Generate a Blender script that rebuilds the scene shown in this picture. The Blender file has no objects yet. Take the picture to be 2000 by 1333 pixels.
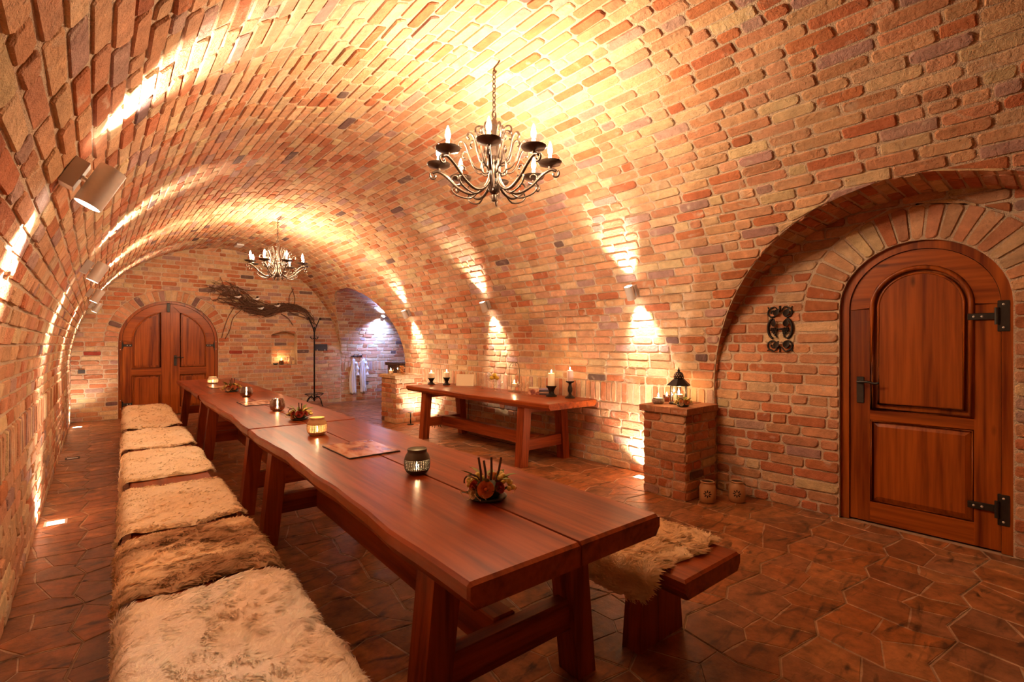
import bpy, bmesh, math, random
import numpy as np
from mathutils import Vector, Matrix

random.seed(7)
NR = np.random.RandomState(11)
PI = math.pi
SC = bpy.context.scene
COL = SC.collection

# ------------------------------------------------------------------ camera, world, exposure
CAM_H = 1.35
YAW = math.atan(812 / 944.0)
cam_d = bpy.data.cameras.new('camera')
cam_d.lens = 17.0
cam_d.sensor_width = 36.0
cam_d.shift_y = 0.00275
cam_d.clip_start = 0.02
cam = bpy.data.objects.new('camera', cam_d)
cam.location = (0, 0, CAM_H)
cam.rotation_euler = (PI / 2, 0, -YAW)
COL.objects.link(cam)
SC.camera = cam

world = bpy.data.worlds.new('world')
SC.world = world
world.use_nodes = True
world.node_tree.nodes['Background'].inputs[0].default_value = (1.0, 0.75, 0.55, 1)
world.node_tree.nodes['Background'].inputs[1].default_value = 0.0
SC.view_settings.view_transform = 'Standard'
SC.view_settings.look = 'None'
SC.view_settings.gamma = 1.0
SC.view_settings.use_curve_mapping = False
SC.view_settings.exposure = 1.82
SC.cycles.use_denoising = True
SC.cycles.max_bounces = 8
SC.cycles.diffuse_bounces = 5
SC.cycles.glossy_bounces = 3
SC.cycles.transmission_bounces = 6
SC.cycles.transparent_max_bounces = 10
SC.cycles.sample_clamp_indirect = 6.0
SC.cycles.caustics_reflective = False
SC.cycles.caustics_refractive = False

# light strengths
W_BULB = 6.2          # each chandelier candle bulb
W_SPOT = 40.0         # each end of a wall cylinder lamp
W_FLOOR = 18.0         # recessed floor uplight
W_CANDLE = 0.35
WARM = (1.0, 0.70, 0.43)
SPOTC = (1.0, 0.84, 0.68)
CANDC = (1.0, 0.60, 0.25)
COOL = (0.22, 0.38, 1.0)

# room measures (metres)
XL, XR = -0.34, 4.33          # feet of the two long walls
VX, VZ, VR = 1.995, 0.93, 2.335   # barrel vault: axis and radius
YN, YE = -5.0, 11.15          # wall behind, end wall
NY, NRAD, NX = 0.70, 1.47, 4.38   # door niche: centre, radius, back plane
PY_, PRAD = 9.60, 1.55        # side passage: centre, radius
PXE = 7.2                     # passage end

# ------------------------------------------------------------------ helpers
_s, _c = math.sin(YAW), math.cos(YAW)
def project(p):
    d = p[0] * _s + p[1] * _c
    if d < 0.05:
        return None
    r = p[0] * _c - p[1] * _s
    return (1000 + 944 * r / d, 672 - 944 * (p[2] - CAM_H) / d)

def px_area(pts):
    q = []
    for p in pts:
        s = project(p)
        if s is None:
            return 0.0
        q.append(s)
    cx = sum(a for a, b in q) / len(q); cy = sum(b for a, b in q) / len(q)
    if not (-20 < cx < 2020 and -20 < cy < 1353):
        return 0.0
    A = 0
    for i in range(len(q)):
        x0, y0 = q[i]; x1, y1 = q[(i + 1) % len(q)]
        A += x0 * y1 - x1 * y0
    return abs(A) * 0.5

def tag(o, label=None, cat=None, group=None, kind=None):
    if label: o['label'] = label
    if cat: o['category'] = cat
    if group: o['group'] = group
    if kind: o['kind'] = kind
    return o

def link(o, parent=None):
    COL.objects.link(o)
    if parent is not None:
        o.parent = parent
    return o

def empty(name, loc=(0, 0, 0), rz=0.0):
    o = bpy.data.objects.new(name, None)
    o.empty_display_size = 0.05
    o.location = loc
    o.rotation_euler = (0, 0, rz)
    COL.objects.link(o)
    return o

def raw_mesh(name, V, F, mat, parent=None, loc=(0, 0, 0), smooth=False, col=None, rot=(0, 0, 0), scale=(1, 1, 1)):
    me = bpy.data.meshes.new(name)
    me.from_pydata([tuple(v) for v in V], [], F)
    if mat: me.materials.append(mat)
    if smooth:
        me.polygons.foreach_set('use_smooth', [True] * len(me.polygons))
    if col is not None:
        at = me.attributes.new('Col', 'FLOAT_COLOR', 'POINT')
        arr = np.ones((len(V), 4), dtype=np.float32)
        arr[:, :3] = col
        at.data.foreach_set('color', arr.ravel())
    o = bpy.data.objects.new(name, me)
    o.location = loc; o.rotation_euler = rot; o.scale = scale
    return link(o, parent)

class MB:
    """collects shapes into one mesh"""
    def __init__(s):
        s.V = []; s.F = []
    def add(s, V, F):
        n = len(s.V)
        s.V.extend([tuple(v) for v in V]); s.F.extend([tuple(i + n for i in f) for f in F])
        return s
    def box(s, x0, x1, y0, y1, z0, z1, bev=0.0):
        if bev > 0:
            b = bev
            pts = []
            for (z, i) in ((z0, b), (z0 + b, 0), (z1 - b, 0), (z1, b)):
                pts += [(x0 + i + b*(i==0)*0, y0 + i, z), (x1 - i, y0 + i, z), (x1 - i, y1 - i, z), (x0 + i, y1 - i, z)]
            F = [(3, 2, 1, 0), (12, 13, 14, 15)]
            for r in range(3):
                for k in range(4):
                    a = r * 4 + k; c = r * 4 + (k + 1) % 4
                    F.append((a, c, c + 4, a + 4))
            return s.add(pts, F)
        V = [(x0, y0, z0), (x1, y0, z0), (x1, y1, z0), (x0, y1, z0), (x0, y0, z1), (x1, y0, z1), (x1, y1, z1), (x0, y1, z1)]
        return s.add(V, [(3, 2, 1, 0), (4, 5, 6, 7), (0, 1, 5, 4), (1, 2, 6, 5), (2, 3, 7, 6), (3, 0, 4, 7)])
    def hexa(s, bot, top):
        """8 corner solid: two quads"""
        return s.add(list(bot) + list(top), [(3, 2, 1, 0), (4, 5, 6, 7), (0, 1, 5, 4), (1, 2, 6, 5), (2, 3, 7, 6), (3, 0, 4, 7)])
    def lathe(s, prof, n=20, c=(0, 0, 0), axis=None, cap=True):
        """prof: list of (r, z)"""
        V = []; F = []
        for r, z in prof:
            for k in range(n):
                a = 2 * PI * k / n
                V.append((r * math.cos(a), r * math.sin(a), z))
        for i in range(len(prof) - 1):
            for k in range(n):
                a = i * n + k; b = i * n + (k + 1) % n
                F.append((a, b, b + n, a + n))
        if cap:
            F.append(tuple(range(n - 1, -1, -1)))
            F.append(tuple((len(prof) - 1) * n + k for k in range(n)))
        if axis is not None:
            q = Vector((0, 0, 1)).rotation_difference(Vector(axis)).to_matrix()
            V = [q @ Vector(v) for v in V]
        V = [(v[0] + c[0], v[1] + c[1], v[2] + c[2]) for v in V]
        return s.add(V, F)
    def tube(s, pts, r, n=6, closed=False, cap=True):
        pts = [Vector(p) for p in pts]
        m = len(pts)
        rs = r if isinstance(r, (list, tuple)) else [r] * m
        V = []; F = []
        up = None
        for i in range(m):
            if closed:
                t = pts[(i + 1) % m] - pts[i - 1]
            else:
                t = pts[min(i + 1, m - 1)] - pts[max(i - 1, 0)]
            if t.length < 1e-9: t = Vector((0, 0, 1))
            t.normalize()
            if up is None:
                up = Vector((0, 0, 1)) if abs(t.z) < 0.9 else Vector((1, 0, 0))
            x = up - t * up.dot(t)
            if x.length < 1e-6:
                x = t.orthogonal()
            x.normalize(); y = t.cross(x); up = x
            for k in range(n):
                a = 2 * PI * k / n
                V.append(pts[i] + (x * math.cos(a) + y * math.sin(a)) * rs[i])
        for i in range(m if closed else m - 1):
            j = (i + 1) % m
            for k in range(n):
                k2 = (k + 1) % n
                F.append((i * n + k, i * n + k2, j * n + k2, j * n + k))
        if cap and not closed:
            F.append(tuple(range(n - 1, -1, -1)))
            F.append(tuple((m - 1) * n + k for k in range(n)))
        return s.add(V, F)
    def prism(s, pts, y0, y1):
        """pts: (a, z) outline, counter clockwise; extruded along y"""
        n = len(pts)
        V = [(a, y0, z) for a, z in pts] + [(a, y1, z) for a, z in pts]
        F = [tuple(range(n)), tuple(range(2 * n - 1, n - 1, -1))]
        for i in range(n):
            j = (i + 1) % n
            F.append((j, i, i + n, j + n))
        return s.add(V, F)
    def strip(s, P, Q, y0, y1):
        """band between two polylines of equal length in (a, z), extruded along y, closed at both ends"""
        n = len(P)
        V = [(a, y0, z) for a, z in P] + [(a, y0, z) for a, z in Q] + [(a, y1, z) for a, z in P] + [(a, y1, z) for a, z in Q]
        F = []
        for i in range(n - 1):
            F += [(i, i + 1, n + i + 1, n + i), (2 * n + i + 1, 2 * n + i, 3 * n + i, 3 * n + i + 1),
                  (i + 1, i, 2 * n + i, 2 * n + i + 1), (n + i, n + i + 1, 3 * n + i + 1, 3 * n + i)]
        F += [(0, n, 3 * n, 2 * n), (2 * n - 1, n - 1, 3 * n - 1, 4 * n - 1)]
        return s.add(V, F)
    def ball(s, c, r, n=8, m=6, sq=(1, 1, 1)):
        prof = []
        for i in range(m + 1):
            a = -PI / 2 + PI * i / m
            prof.append((max(1e-4, math.cos(a)) * r, math.sin(a) * r * sq[2]))
        return s.lathe(prof, n, c)
    def build(s, name, mat, parent=None, smooth=False, loc=(0, 0, 0), rot=(0, 0, 0), auto=None):
        o = raw_mesh(name, s.V, s.F, mat, parent, loc, smooth, None, rot)
        if auto:
            md = o.modifiers.new('e', 'EDGE_SPLIT'); md.split_angle = math.radians(auto)
        return o

def spline(ctrl, n=24):
    """Catmull-Rom through control points"""
    P = [Vector(p) for p in ctrl]
    P = [P[0] * 2 - P[1]] + P + [P[-1] * 2 - P[-2]]
    out = []
    segs = len(P) - 3
    for i in range(segs):
        k = max(2, n // segs)
        for j in range(k):
            t = j / k
            a, b, c, d = P[i:i + 4]
            out.append(0.5 * ((2 * b) + (c - a) * t + (2 * a - 5 * b + 4 * c - d) * t * t + (3 * b - a - 3 * c + d) * t ** 3))
    out.append(P[-2])
    return out

def copy_tree(o, parent=None):
    c = o.copy()
    COL.objects.link(c)
    c.parent = parent
    for ch in list(o.children):
        copy_tree(ch, c)
    return c

def point_light(name, loc, watt, col, rad, parent=None):
    l = bpy.data.lights.new(name, 'POINT')
    l.energy = watt; l.color = col; l.shadow_soft_size = rad
    o = bpy.data.objects.new(name, l)
    o.location = loc
    return link(o, parent)

def spot_light(name, loc, dirv, watt, col, rad, size, blend, parent=None):
    l = bpy.data.lights.new(name, 'SPOT')
    l.energy = watt; l.color = col; l.shadow_soft_size = rad
    l.spot_size = math.radians(size); l.spot_blend = blend
    o = bpy.data.objects.new(name, l)
    o.location = loc
    o.rotation_euler = Vector(dirv).to_track_quat('-Z', 'Y').to_euler()
    return link(o, parent)

# ------------------------------------------------------------------ materials
def new_mat(name):
    m = bpy.data.materials.new(name)
    m.use_nodes = True
    nt = m.node_tree
    b = nt.nodes['Principled BSDF']
    return m, nt, b

def N(nt, t, **kw):
    n = nt.nodes.new(t)
    for k, v in kw.items():
        setattr(n, k, v)
    return n

def plain(name, col, rough=0.5, metal=0.0, spec=0.5, noise=0.0, nscale=30, bump=0.0, bscale=60, coat=0.0):
    m, nt, b = new_mat(name)
    b.inputs['Base Color'].default_value = (*col, 1)
    b.inputs['Roughness'].default_value = rough
    b.inputs['Metallic'].default_value = metal
    b.inputs['Specular IOR Level'].default_value = spec
    b.inputs['Coat Weight'].default_value = coat
    if noise > 0:
        tc = N(nt, 'ShaderNodeTexCoord'); tx = N(nt, 'ShaderNodeTexNoise')
        tx.inputs['Scale'].default_value = nscale; tx.inputs['Detail'].default_value = 4
        nt.links.new(tc.outputs['Object'], tx.inputs['Vector'])
        mx = N(nt, 'ShaderNodeMix', data_type='RGBA', blend_type='MIX')
        mx.inputs[6].default_value = (*[c * (1 - noise) for c in col], 1)
        mx.inputs[7].default_value = (*[min(1, c * (1 + noise)) for c in col], 1)
        nt.links.new(tx.outputs['Fac'], mx.inputs[0])
        nt.links.new(mx.outputs[2], b.inputs['Base Color'])
    if bump > 0:
        tc = N(nt, 'ShaderNodeTexCoord'); tx = N(nt, 'ShaderNodeTexNoise')
        tx.inputs['Scale'].default_value = bscale; tx.inputs['Detail'].default_value = 4
        nt.links.new(tc.outputs['Object'], tx.inputs['Vector'])
        bp = N(nt, 'ShaderNodeBump'); bp.inputs['Strength'].default_value = bump; bp.inputs['Distance'].default_value = 0.01
        nt.links.new(tx.outputs['Fac'], bp.inputs['Height'])
        nt.links.new(bp.outputs['Normal'], b.inputs['Normal'])
    return m

def attr_mat(name, rough, nlo, nhi, nscale, bump, bscale, bdist=0.01, spec=0.3, vein=None, pits=False):
    """colour attribute of the piece times a mottling noise, with fine relief"""
    m, nt, b = new_mat(name)
    at = N(nt, 'ShaderNodeAttribute', attribute_name='Col')
    geo = N(nt, 'ShaderNodeNewGeometry')
    tx = N(nt, 'ShaderNodeTexNoise'); tx.inputs['Scale'].default_value = nscale
    tx.inputs['Detail'].default_value = 6; tx.inputs['Roughness'].default_value = 0.65
    nt.links.new(geo.outputs['Position'], tx.inputs['Vector'])
    mr = N(nt, 'ShaderNodeMapRange')
    mr.inputs['From Min'].default_value = 0.3; mr.inputs['From Max'].default_value = 0.72
    mr.inputs['To Min'].default_value = nlo; mr.inputs['To Max'].default_value = nhi
    nt.links.new(tx.outputs['Fac'], mr.inputs['Value'])
    mul = N(nt, 'ShaderNodeVectorMath', operation='SCALE')
    nt.links.new(at.outputs['Color'], mul.inputs[0])
    nt.links.new(mr.outputs['Result'], mul.inputs['Scale'])
    out = mul.outputs[0]
    if vein:
        t2 = N(nt, 'ShaderNodeTexNoise'); t2.inputs['Scale'].default_value = vein[0]
        t2.inputs['Detail'].default_value = 5; t2.inputs['Distortion'].default_value = 1.2
        mp = N(nt, 'ShaderNodeMapping'); mp.inputs['Scale'].default_value = vein[3]
        nt.links.new(geo.outputs['Position'], mp.inputs['Vector'])
        nt.links.new(mp.outputs[0], t2.inputs['Vector'])
        r2 = N(nt, 'ShaderNodeMapRange'); r2.inputs['From Min'].default_value = vein[1]; r2.inputs['From Max'].default_value = vein[2]
        nt.links.new(t2.outputs['Fac'], r2.inputs['Value'])
        mx = N(nt, 'ShaderNodeMix', data_type='RGBA', blend_type='MIX')
        nt.links.new(r2.outputs[0], mx.inputs[0])
        nt.links.new(out, mx.inputs[6])
        mx.inputs[7].default_value = (*vein[4], 1)
        out = mx.outputs[2]
    nt.links.new(out, b.inputs['Base Color'])
    b.inputs['Roughness'].default_value = rough
    b.inputs['Specular IOR Level'].default_value = spec
    tb = N(nt, 'ShaderNodeTexNoise'); tb.inputs['Scale'].default_value = bscale
    tb.inputs['Detail'].default_value = 5; tb.inputs['Roughness'].default_value = 0.6
    nt.links.new(geo.outputs['Position'], tb.inputs['Vector'])
    bp = N(nt, 'ShaderNodeBump'); bp.inputs['Strength'].default_value = bump; bp.inputs['Distance'].default_value = bdist
    hgt = tb.outputs['Fac']
    if pits:
        t3 = N(nt, 'ShaderNodeTexNoise'); t3.inputs['Scale'].default_value = 210; t3.inputs['Detail'].default_value = 3
        nt.links.new(geo.outputs['Position'], t3.inputs['Vector'])
        ma = N(nt, 'ShaderNodeMath', operation='MULTIPLY_ADD'); ma.inputs[1].default_value = 0.32
        nt.links.new(t3.outputs['Fac'], ma.inputs[0]); nt.links.new(hgt, ma.inputs[2])
        hgt = ma.outputs[0]
    nt.links.new(hgt, bp.inputs['Height'])
    nt.links.new(bp.outputs['Normal'], b.inputs['Normal'])
    return m

def wood_mat(name, dark, light, axis='y', scale=9.0, rough=0.35, stretch=0.07, coat=0.06, knots=True, streak=None):
    m, nt, b = new_mat(name)
    tc = N(nt, 'ShaderNodeTexCoord'); oi = N(nt, 'ShaderNodeObjectInfo')
    mp = N(nt, 'ShaderNodeMapping')
    sc = [1, 1, 1]; sc['xyz'.index(axis)] = stretch
    mp.inputs['Scale'].default_value = sc
    off = N(nt, 'ShaderNodeVectorMath', operation='SCALE'); off.inputs[0].default_value = (13, 7, 19)
    nt.links.new(oi.outputs['Random'], off.inputs['Scale'])
    nt.links.new(off.outputs[0], mp.inputs['Location'])
    nt.links.new(tc.outputs['Object'], mp.inputs['Vector'])
    tx = N(nt, 'ShaderNodeTexNoise'); tx.inputs['Scale'].default_value = scale
    tx.inputs['Detail'].default_value = 5; tx.inputs['Distortion'].default_value = 0.8
    nt.links.new(mp.outputs[0], tx.inputs['Vector'])
    # ring bands
    mm = N(nt, 'ShaderNodeMath', operation='MULTIPLY'); mm.inputs[1].default_value = 16.0
    nt.links.new(tx.outputs['Fac'], mm.inputs[0])
    sn = N(nt, 'ShaderNodeMath', operation='SINE'); nt.links.new(mm.outputs[0], sn.inputs[0])
    t2 = N(nt, 'ShaderNodeTexNoise'); t2.inputs['Scale'].default_value = scale * 7; t2.inputs['Detail'].default_value = 3
    nt.links.new(mp.outputs[0], t2.inputs['Vector'])
    ad = N(nt, 'ShaderNodeMath', operation='MULTIPLY_ADD'); ad.inputs[1].default_value = 0.22; 
    nt.links.new(sn.outputs[0], ad.inputs[0]); nt.links.new(t2.outputs['Fac'], ad.inputs[2])
    cr = N(nt, 'ShaderNodeValToRGB')
    cr.color_ramp.elements[0].position = 0.2; cr.color_ramp.elements[0].color = (*dark, 1)
    cr.color_ramp.elements[1].position = 0.85; cr.color_ramp.elements[1].color = (*light, 1)
    nt.links.new(ad.outputs[0], cr.inputs[0])
    out = cr.outputs[0]
    if knots:
        vo = N(nt, 'ShaderNodeTexVoronoi'); vo.inputs['Scale'].default_value = 3.2
        ms = [1.6, 1.6, 1.6]; ms['xyz'.index(axis)] = 0.55
        mp2 = N(nt, 'ShaderNodeMapping'); mp2.inputs['Scale'].default_value = ms
        nt.links.new(off.outputs[0], mp2.inputs['Location'])
        nt.links.new(tc.outputs['Object'], mp2.inputs['Vector']); nt.links.new(mp2.outputs[0], vo.inputs['Vector'])
        kr = N(nt, 'ShaderNodeMapRange'); kr.inputs['From Min'].default_value = 0.03; kr.inputs['From Max'].default_value = 0.10
        kr.inputs['To Min'].default_value = 0.30; kr.inputs['To Max'].default_value = 1.0
        nt.links.new(vo.outputs['Distance'], kr.inputs['Value'])
        sm = N(nt, 'ShaderNodeVectorMath', operation='SCALE')
        nt.links.new(out, sm.inputs[0]); nt.links.new(kr.outputs[0], sm.inputs['Scale'])
        out = sm.outputs[0]
    nt.links.new(out, b.inputs['Base Color'])
    b.inputs['Roughness'].default_value = rough
    b.inputs['Specular IOR Level'].default_value = 0.27
    b.inputs['Coat Weight'].default_value = coat
    b.inputs['Coat Roughness'].default_value = 0.18
    bp = N(nt, 'ShaderNodeBump'); bp.inputs['Strength'].default_value = 0.12; bp.inputs['Distance'].default_value = 0.004
    nt.links.new(ad.outputs[0], bp.inputs['Height']); nt.links.new(bp.outputs['Normal'], b.inputs['Normal'])
    return m

def emit_mat(name, col, strength, clear=False):
    m, nt, b = new_mat(name)
    e = N(nt, 'ShaderNodeEmission'); e.inputs[0].default_value = (*col, 1); e.inputs[1].default_value = strength
    o = nt.nodes['Material Output']
    if clear:
        t = N(nt, 'ShaderNodeBsdfTransparent'); a = N(nt, 'ShaderNodeAddShader')
        nt.links.new(e.outputs[0], a.inputs[0]); nt.links.new(t.outputs[0], a.inputs[1]); nt.links.new(a.outputs[0], o.inputs[0])
    else:
        nt.links.new(e.outputs[0], o.inputs[0])
    return m

def glass_mat(name, col, rough=0.02, alpha=0.25):
    """thin glass: mostly clear, with a sheen"""
    m, nt, b = new_mat(name)
    o = nt.nodes['Material Output']
    t = N(nt, 'ShaderNodeBsdfTransparent'); t.inputs[0].default_value = (*col, 1)
    g = N(nt, 'ShaderNodeBsdfGlossy'); g.inputs['Roughness'].default_value = rough
    lw = N(nt, 'ShaderNodeLayerWeight'); lw.inputs[0].default_value = 0.35
    mr = N(nt, 'ShaderNodeMapRange'); mr.inputs['To Min'].default_value = alpha * 0.3; mr.inputs['To Max'].default_value = min(1, alpha * 2.4)
    nt.links.new(lw.outputs['Facing'], mr.inputs['Value'])
    mx = N(nt, 'ShaderNodeMixShader')
    nt.links.new(mr.outputs[0], mx.inputs[0]); nt.links.new(t.outputs[0], mx.inputs[1]); nt.links.new(g.outputs[0], mx.inputs[2])
    nt.links.new(mx.outputs[0], o.inputs[0])
    return m

M = {}
M['brick'] = attr_mat('brick', 0.88, 0.74, 1.16, 14, 0.85, 42, 0.014, spec=0.15, pits=True, vein=(7.0, 0.60, 0.82, (1, 1, 1), (0.62, 0.50, 0.36)))
M['mortar'] = plain('mortar', (0.60, 0.45, 0.31), 0.95, spec=0.1, noise=0.35, nscale=90, bump=1.0, bscale=150)
M['tile'] = attr_mat('tile', 0.42, 0.50, 1.75, 11, 0.45, 34, 0.005, spec=0.45, vein=(9.0, 0.55, 0.72, (0.45, 1.4, 1), (0.055, 0.026, 0.014)))
M['grout'] = plain('grout', (0.40, 0.28, 0.18), 0.8, noise=0.2, nscale=25)
TD, TL = (0.135, 0.019, 0.003), (0.33, 0.064, 0.010)
M['table_y'] = wood_mat('table_wood_y', TD, TL, 'y', 7, 0.33, 0.06)
M['table_z'] = wood_mat('table_wood_z', TD, TL, 'z', 9, 0.42, 0.06)
M['table_x'] = wood_mat('table_wood_x', TD, TL, 'x', 9, 0.42, 0.06)
DD, DL = (0.125, 0.020, 0.0022), (0.37, 0.088, 0.009)
M['door_z'] = wood_mat('door_wood_z', DD, DL, 'z', 6, 0.36, 0.05, coat=0.08)
M['door_x'] = wood_mat('door_wood_x', DD, DL, 'x', 6, 0.36, 0.05, coat=0.08)
M['iron'] = plain('iron', (0.030, 0.022, 0.018), 0.5, 0.7, noise=0.4, nscale=40)
M['bronze'] = plain('bronze_iron', (0.10, 0.068, 0.050), 0.34, 0.8, noise=0.35, nscale=50)
M['hinge'] = plain('hinge_iron', (0.05, 0.045, 0.04), 0.45, 0.8, noise=0.3, nscale=30)
M['steel'] = plain('brushed_steel', (0.66, 0.60, 0.54), 0.45, 0.35, noise=0.08, nscale=80)
M['steel_dark'] = plain('dark_steel', (0.50, 0.45, 0.41), 0.5, 0.4)  # darker, rougher steel of the lamp bases and unlit floor light
M['lens'] = emit_mat('lamp_lens', (1.0, 0.90, 0.76), 14.0)
M['lens_cool'] = emit_mat('lamp_lens_cool', (0.8, 0.88, 1.0), 14.0)
M['bulb'] = emit_mat('bulb', (1.0, 0.86, 0.64), 26.0, clear=True)
M['flame'] = emit_mat('flame', (1.0, 0.76, 0.42), 18.0, clear=True)
M['uplens'] = emit_mat('uplight_glass', (1.0, 0.88, 0.66), 9.0)
M['glass'] = glass_mat('clear_glass', (0.97, 0.96, 0.94), 0.02, 0.22)
M['glass_brown'] = glass_mat('brown_glass', (0.42, 0.26, 0.20), 0.05, 0.35)
M['hole_dark'] = plain('hole_shade', (0.03, 0.03, 0.03), 0.1)  # near-black standing for the shade in jar mouths and petal holes
def wax_mat(name, col, em=0.0):
    m, nt, b = new_mat(name)
    b.inputs['Base Color'].default_value = (*col, 1)
    b.inputs['Roughness'].default_value = 0.45
    b.inputs['Subsurface Weight'].default_value = 0.3
    b.inputs['Subsurface Radius'].default_value = (0.03, 0.02, 0.01)
    b.inputs['Subsurface Scale'].default_value = 0.4
    return m
M['wax'] = wax_mat('candle_wax', (0.86, 0.72, 0.50))
M['wax_pink'] = wax_mat('candle_wax_rose', (0.62, 0.42, 0.36))
M['wick'] = plain('wick', (0.02, 0.015, 0.01), 0.9)
M['aluminium'] = plain('tealight_cup', (0.7, 0.68, 0.65), 0.3, 1.0)
M['lantern_dark'] = plain('dark_clay', (0.070, 0.050, 0.036), 0.55, noise=0.2, nscale=50)
M['lantern_light'] = plain('straw_clay', (0.62, 0.42, 0.22), 0.6, noise=0.15, nscale=60)
M['lantern_white'] = plain('white_clay', (0.75, 0.64, 0.50), 0.6, noise=0.1, nscale=60)
M['clay'] = plain('pot_clay', (0.55, 0.31, 0.15), 0.28, noise=0.12, nscale=20, coat=0.4)
M['stone'] = plain('rough_stone', (0.30, 0.21, 0.15), 0.9, noise=0.5, nscale=60, bump=0.8, bscale=70)
M['white'] = plain('white_plastic', (0.75, 0.72, 0.70), 0.5)
M['cloth'] = plain('white_cloth', (0.78, 0.79, 0.82), 0.9, bump=0.2, bscale=120)
M['board'] = plain('dark_board', (0.055, 0.045, 0.042), 0.6)
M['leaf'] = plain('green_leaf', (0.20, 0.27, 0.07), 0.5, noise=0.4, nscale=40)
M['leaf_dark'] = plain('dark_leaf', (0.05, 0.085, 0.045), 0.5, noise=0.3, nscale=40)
M['rose_red'] = plain('red_rose', (0.42, 0.045, 0.025), 0.6, noise=0.2, nscale=60)
M['rose_orange'] = plain('orange_rose', (0.66, 0.22, 0.07), 0.6, noise=0.2, nscale=60)
M['rose_cream'] = plain('cream_rose', (0.74, 0.55, 0.32), 0.6, noise=0.15, nscale=60)
M['grape'] = plain('yellow_grape', (0.74, 0.62, 0.17), 0.3, noise=0.2, nscale=30)
M['lemon'] = plain('lemon', (0.72, 0.48, 0.03), 0.4)
M['twig'] = plain('twig', (0.085, 0.032, 0.020), 0.75, noise=0.4, nscale=30)
M['twig2'] = plain('dry_twig', (0.13, 0.060, 0.032), 0.8, noise=0.4, nscale=20)
M['raffia'] = plain('raffia', (0.58, 0.40, 0.20), 0.8)
M['orange'] = plain('orange_fill', (0.62, 0.24, 0.05), 0.5, noise=0.5, nscale=25)
M['outlet'] = plain('outlet', (0.35, 0.20, 0.12), 0.5)
M['darkwood'] = wood_mat('dark_wood', (0.03, 0.014, 0.010), (0.075, 0.032, 0.02), 'x', 8, 0.5)
M['redbrick'] = plain('red_plaque', (0.36, 0.06, 0.035), 0.7, noise=0.25, nscale=40)

def print_mat(name, seed):
    """a printed scenic mat: blotches of warm colours"""
    m, nt, b = new_mat(name)
    tc = N(nt, 'ShaderNodeTexCoord'); mp = N(nt, 'ShaderNodeMapping')
    mp.inputs['Location'].default_value = (seed, seed * 2, 0); mp.inputs['Scale'].default_value = (1, 0.45, 1)
    nt.links.new(tc.outputs['Object'], mp.inputs['Vector'])
    tx = N(nt, 'ShaderNodeTexNoise'); tx.inputs['Scale'].default_value = 14; tx.inputs['Detail'].default_value = 6
    tx.inputs['Distortion'].default_value = 0.5
    nt.links.new(mp.outputs[0], tx.inputs['Vector'])
    cr = N(nt, 'ShaderNodeValToRGB'); e = cr.color_ramp.elements
    e[0].position = 0.30; e[0].color = (0.10, 0.04, 0.05, 1)
    e[1].position = 0.72; e[1].color = (0.80, 0.60, 0.40, 1)
    for p, c in ((0.42, (0.34, 0.10, 0.07, 1)), (0.50, (0.62, 0.32, 0.18, 1)), (0.60, (0.74, 0.50, 0.36, 1))):
        k = e.new(p); k.color = c
    nt.links.new(tx.outputs['Fac'], cr.inputs[0]); nt.links.new(cr.outputs[0], b.inputs['Base Color'])
    b.inputs['Roughness'].default_value = 0.22
    return m

# ------------------------------------------------------------------ bricks
PAL = [((0.61, 0.325, 0.150), 32), ((0.57, 0.26, 0.115), 27), ((0.64, 0.42, 0.20), 18), ((0.49, 0.165, 0.062), 14),
       ((0.44, 0.25, 0.165), 8), ((0.19, 0.105, 0.075), 0.8)]
PW = np.cumsum([w for c, w in PAL]) / sum(w for c, w in PAL)
def brick_colour(red=0.0):
    k = int(np.searchsorted(PW, NR.rand()))
    if red > 0 and NR.rand() < red:
        k = 1 if NR.rand() < 0.5 else 3
    c = np.array(PAL[min(k, len(PAL) - 1)][0]) * np.array([1.0, 1.05, 1.25]) * (0.84 + 0.30 * NR.rand())
    c[1] *= 0.94 + 0.12 * NR.rand()
    return c

BF = [tuple(range(8))]
for _r in range(2):
    for _k in range(8):
        a_, b_ = _r * 8 + _k, _r * 8 + (_k + 1) % 8
        BF.append((b_, a_, a_ + 8, b_ + 8))

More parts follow.
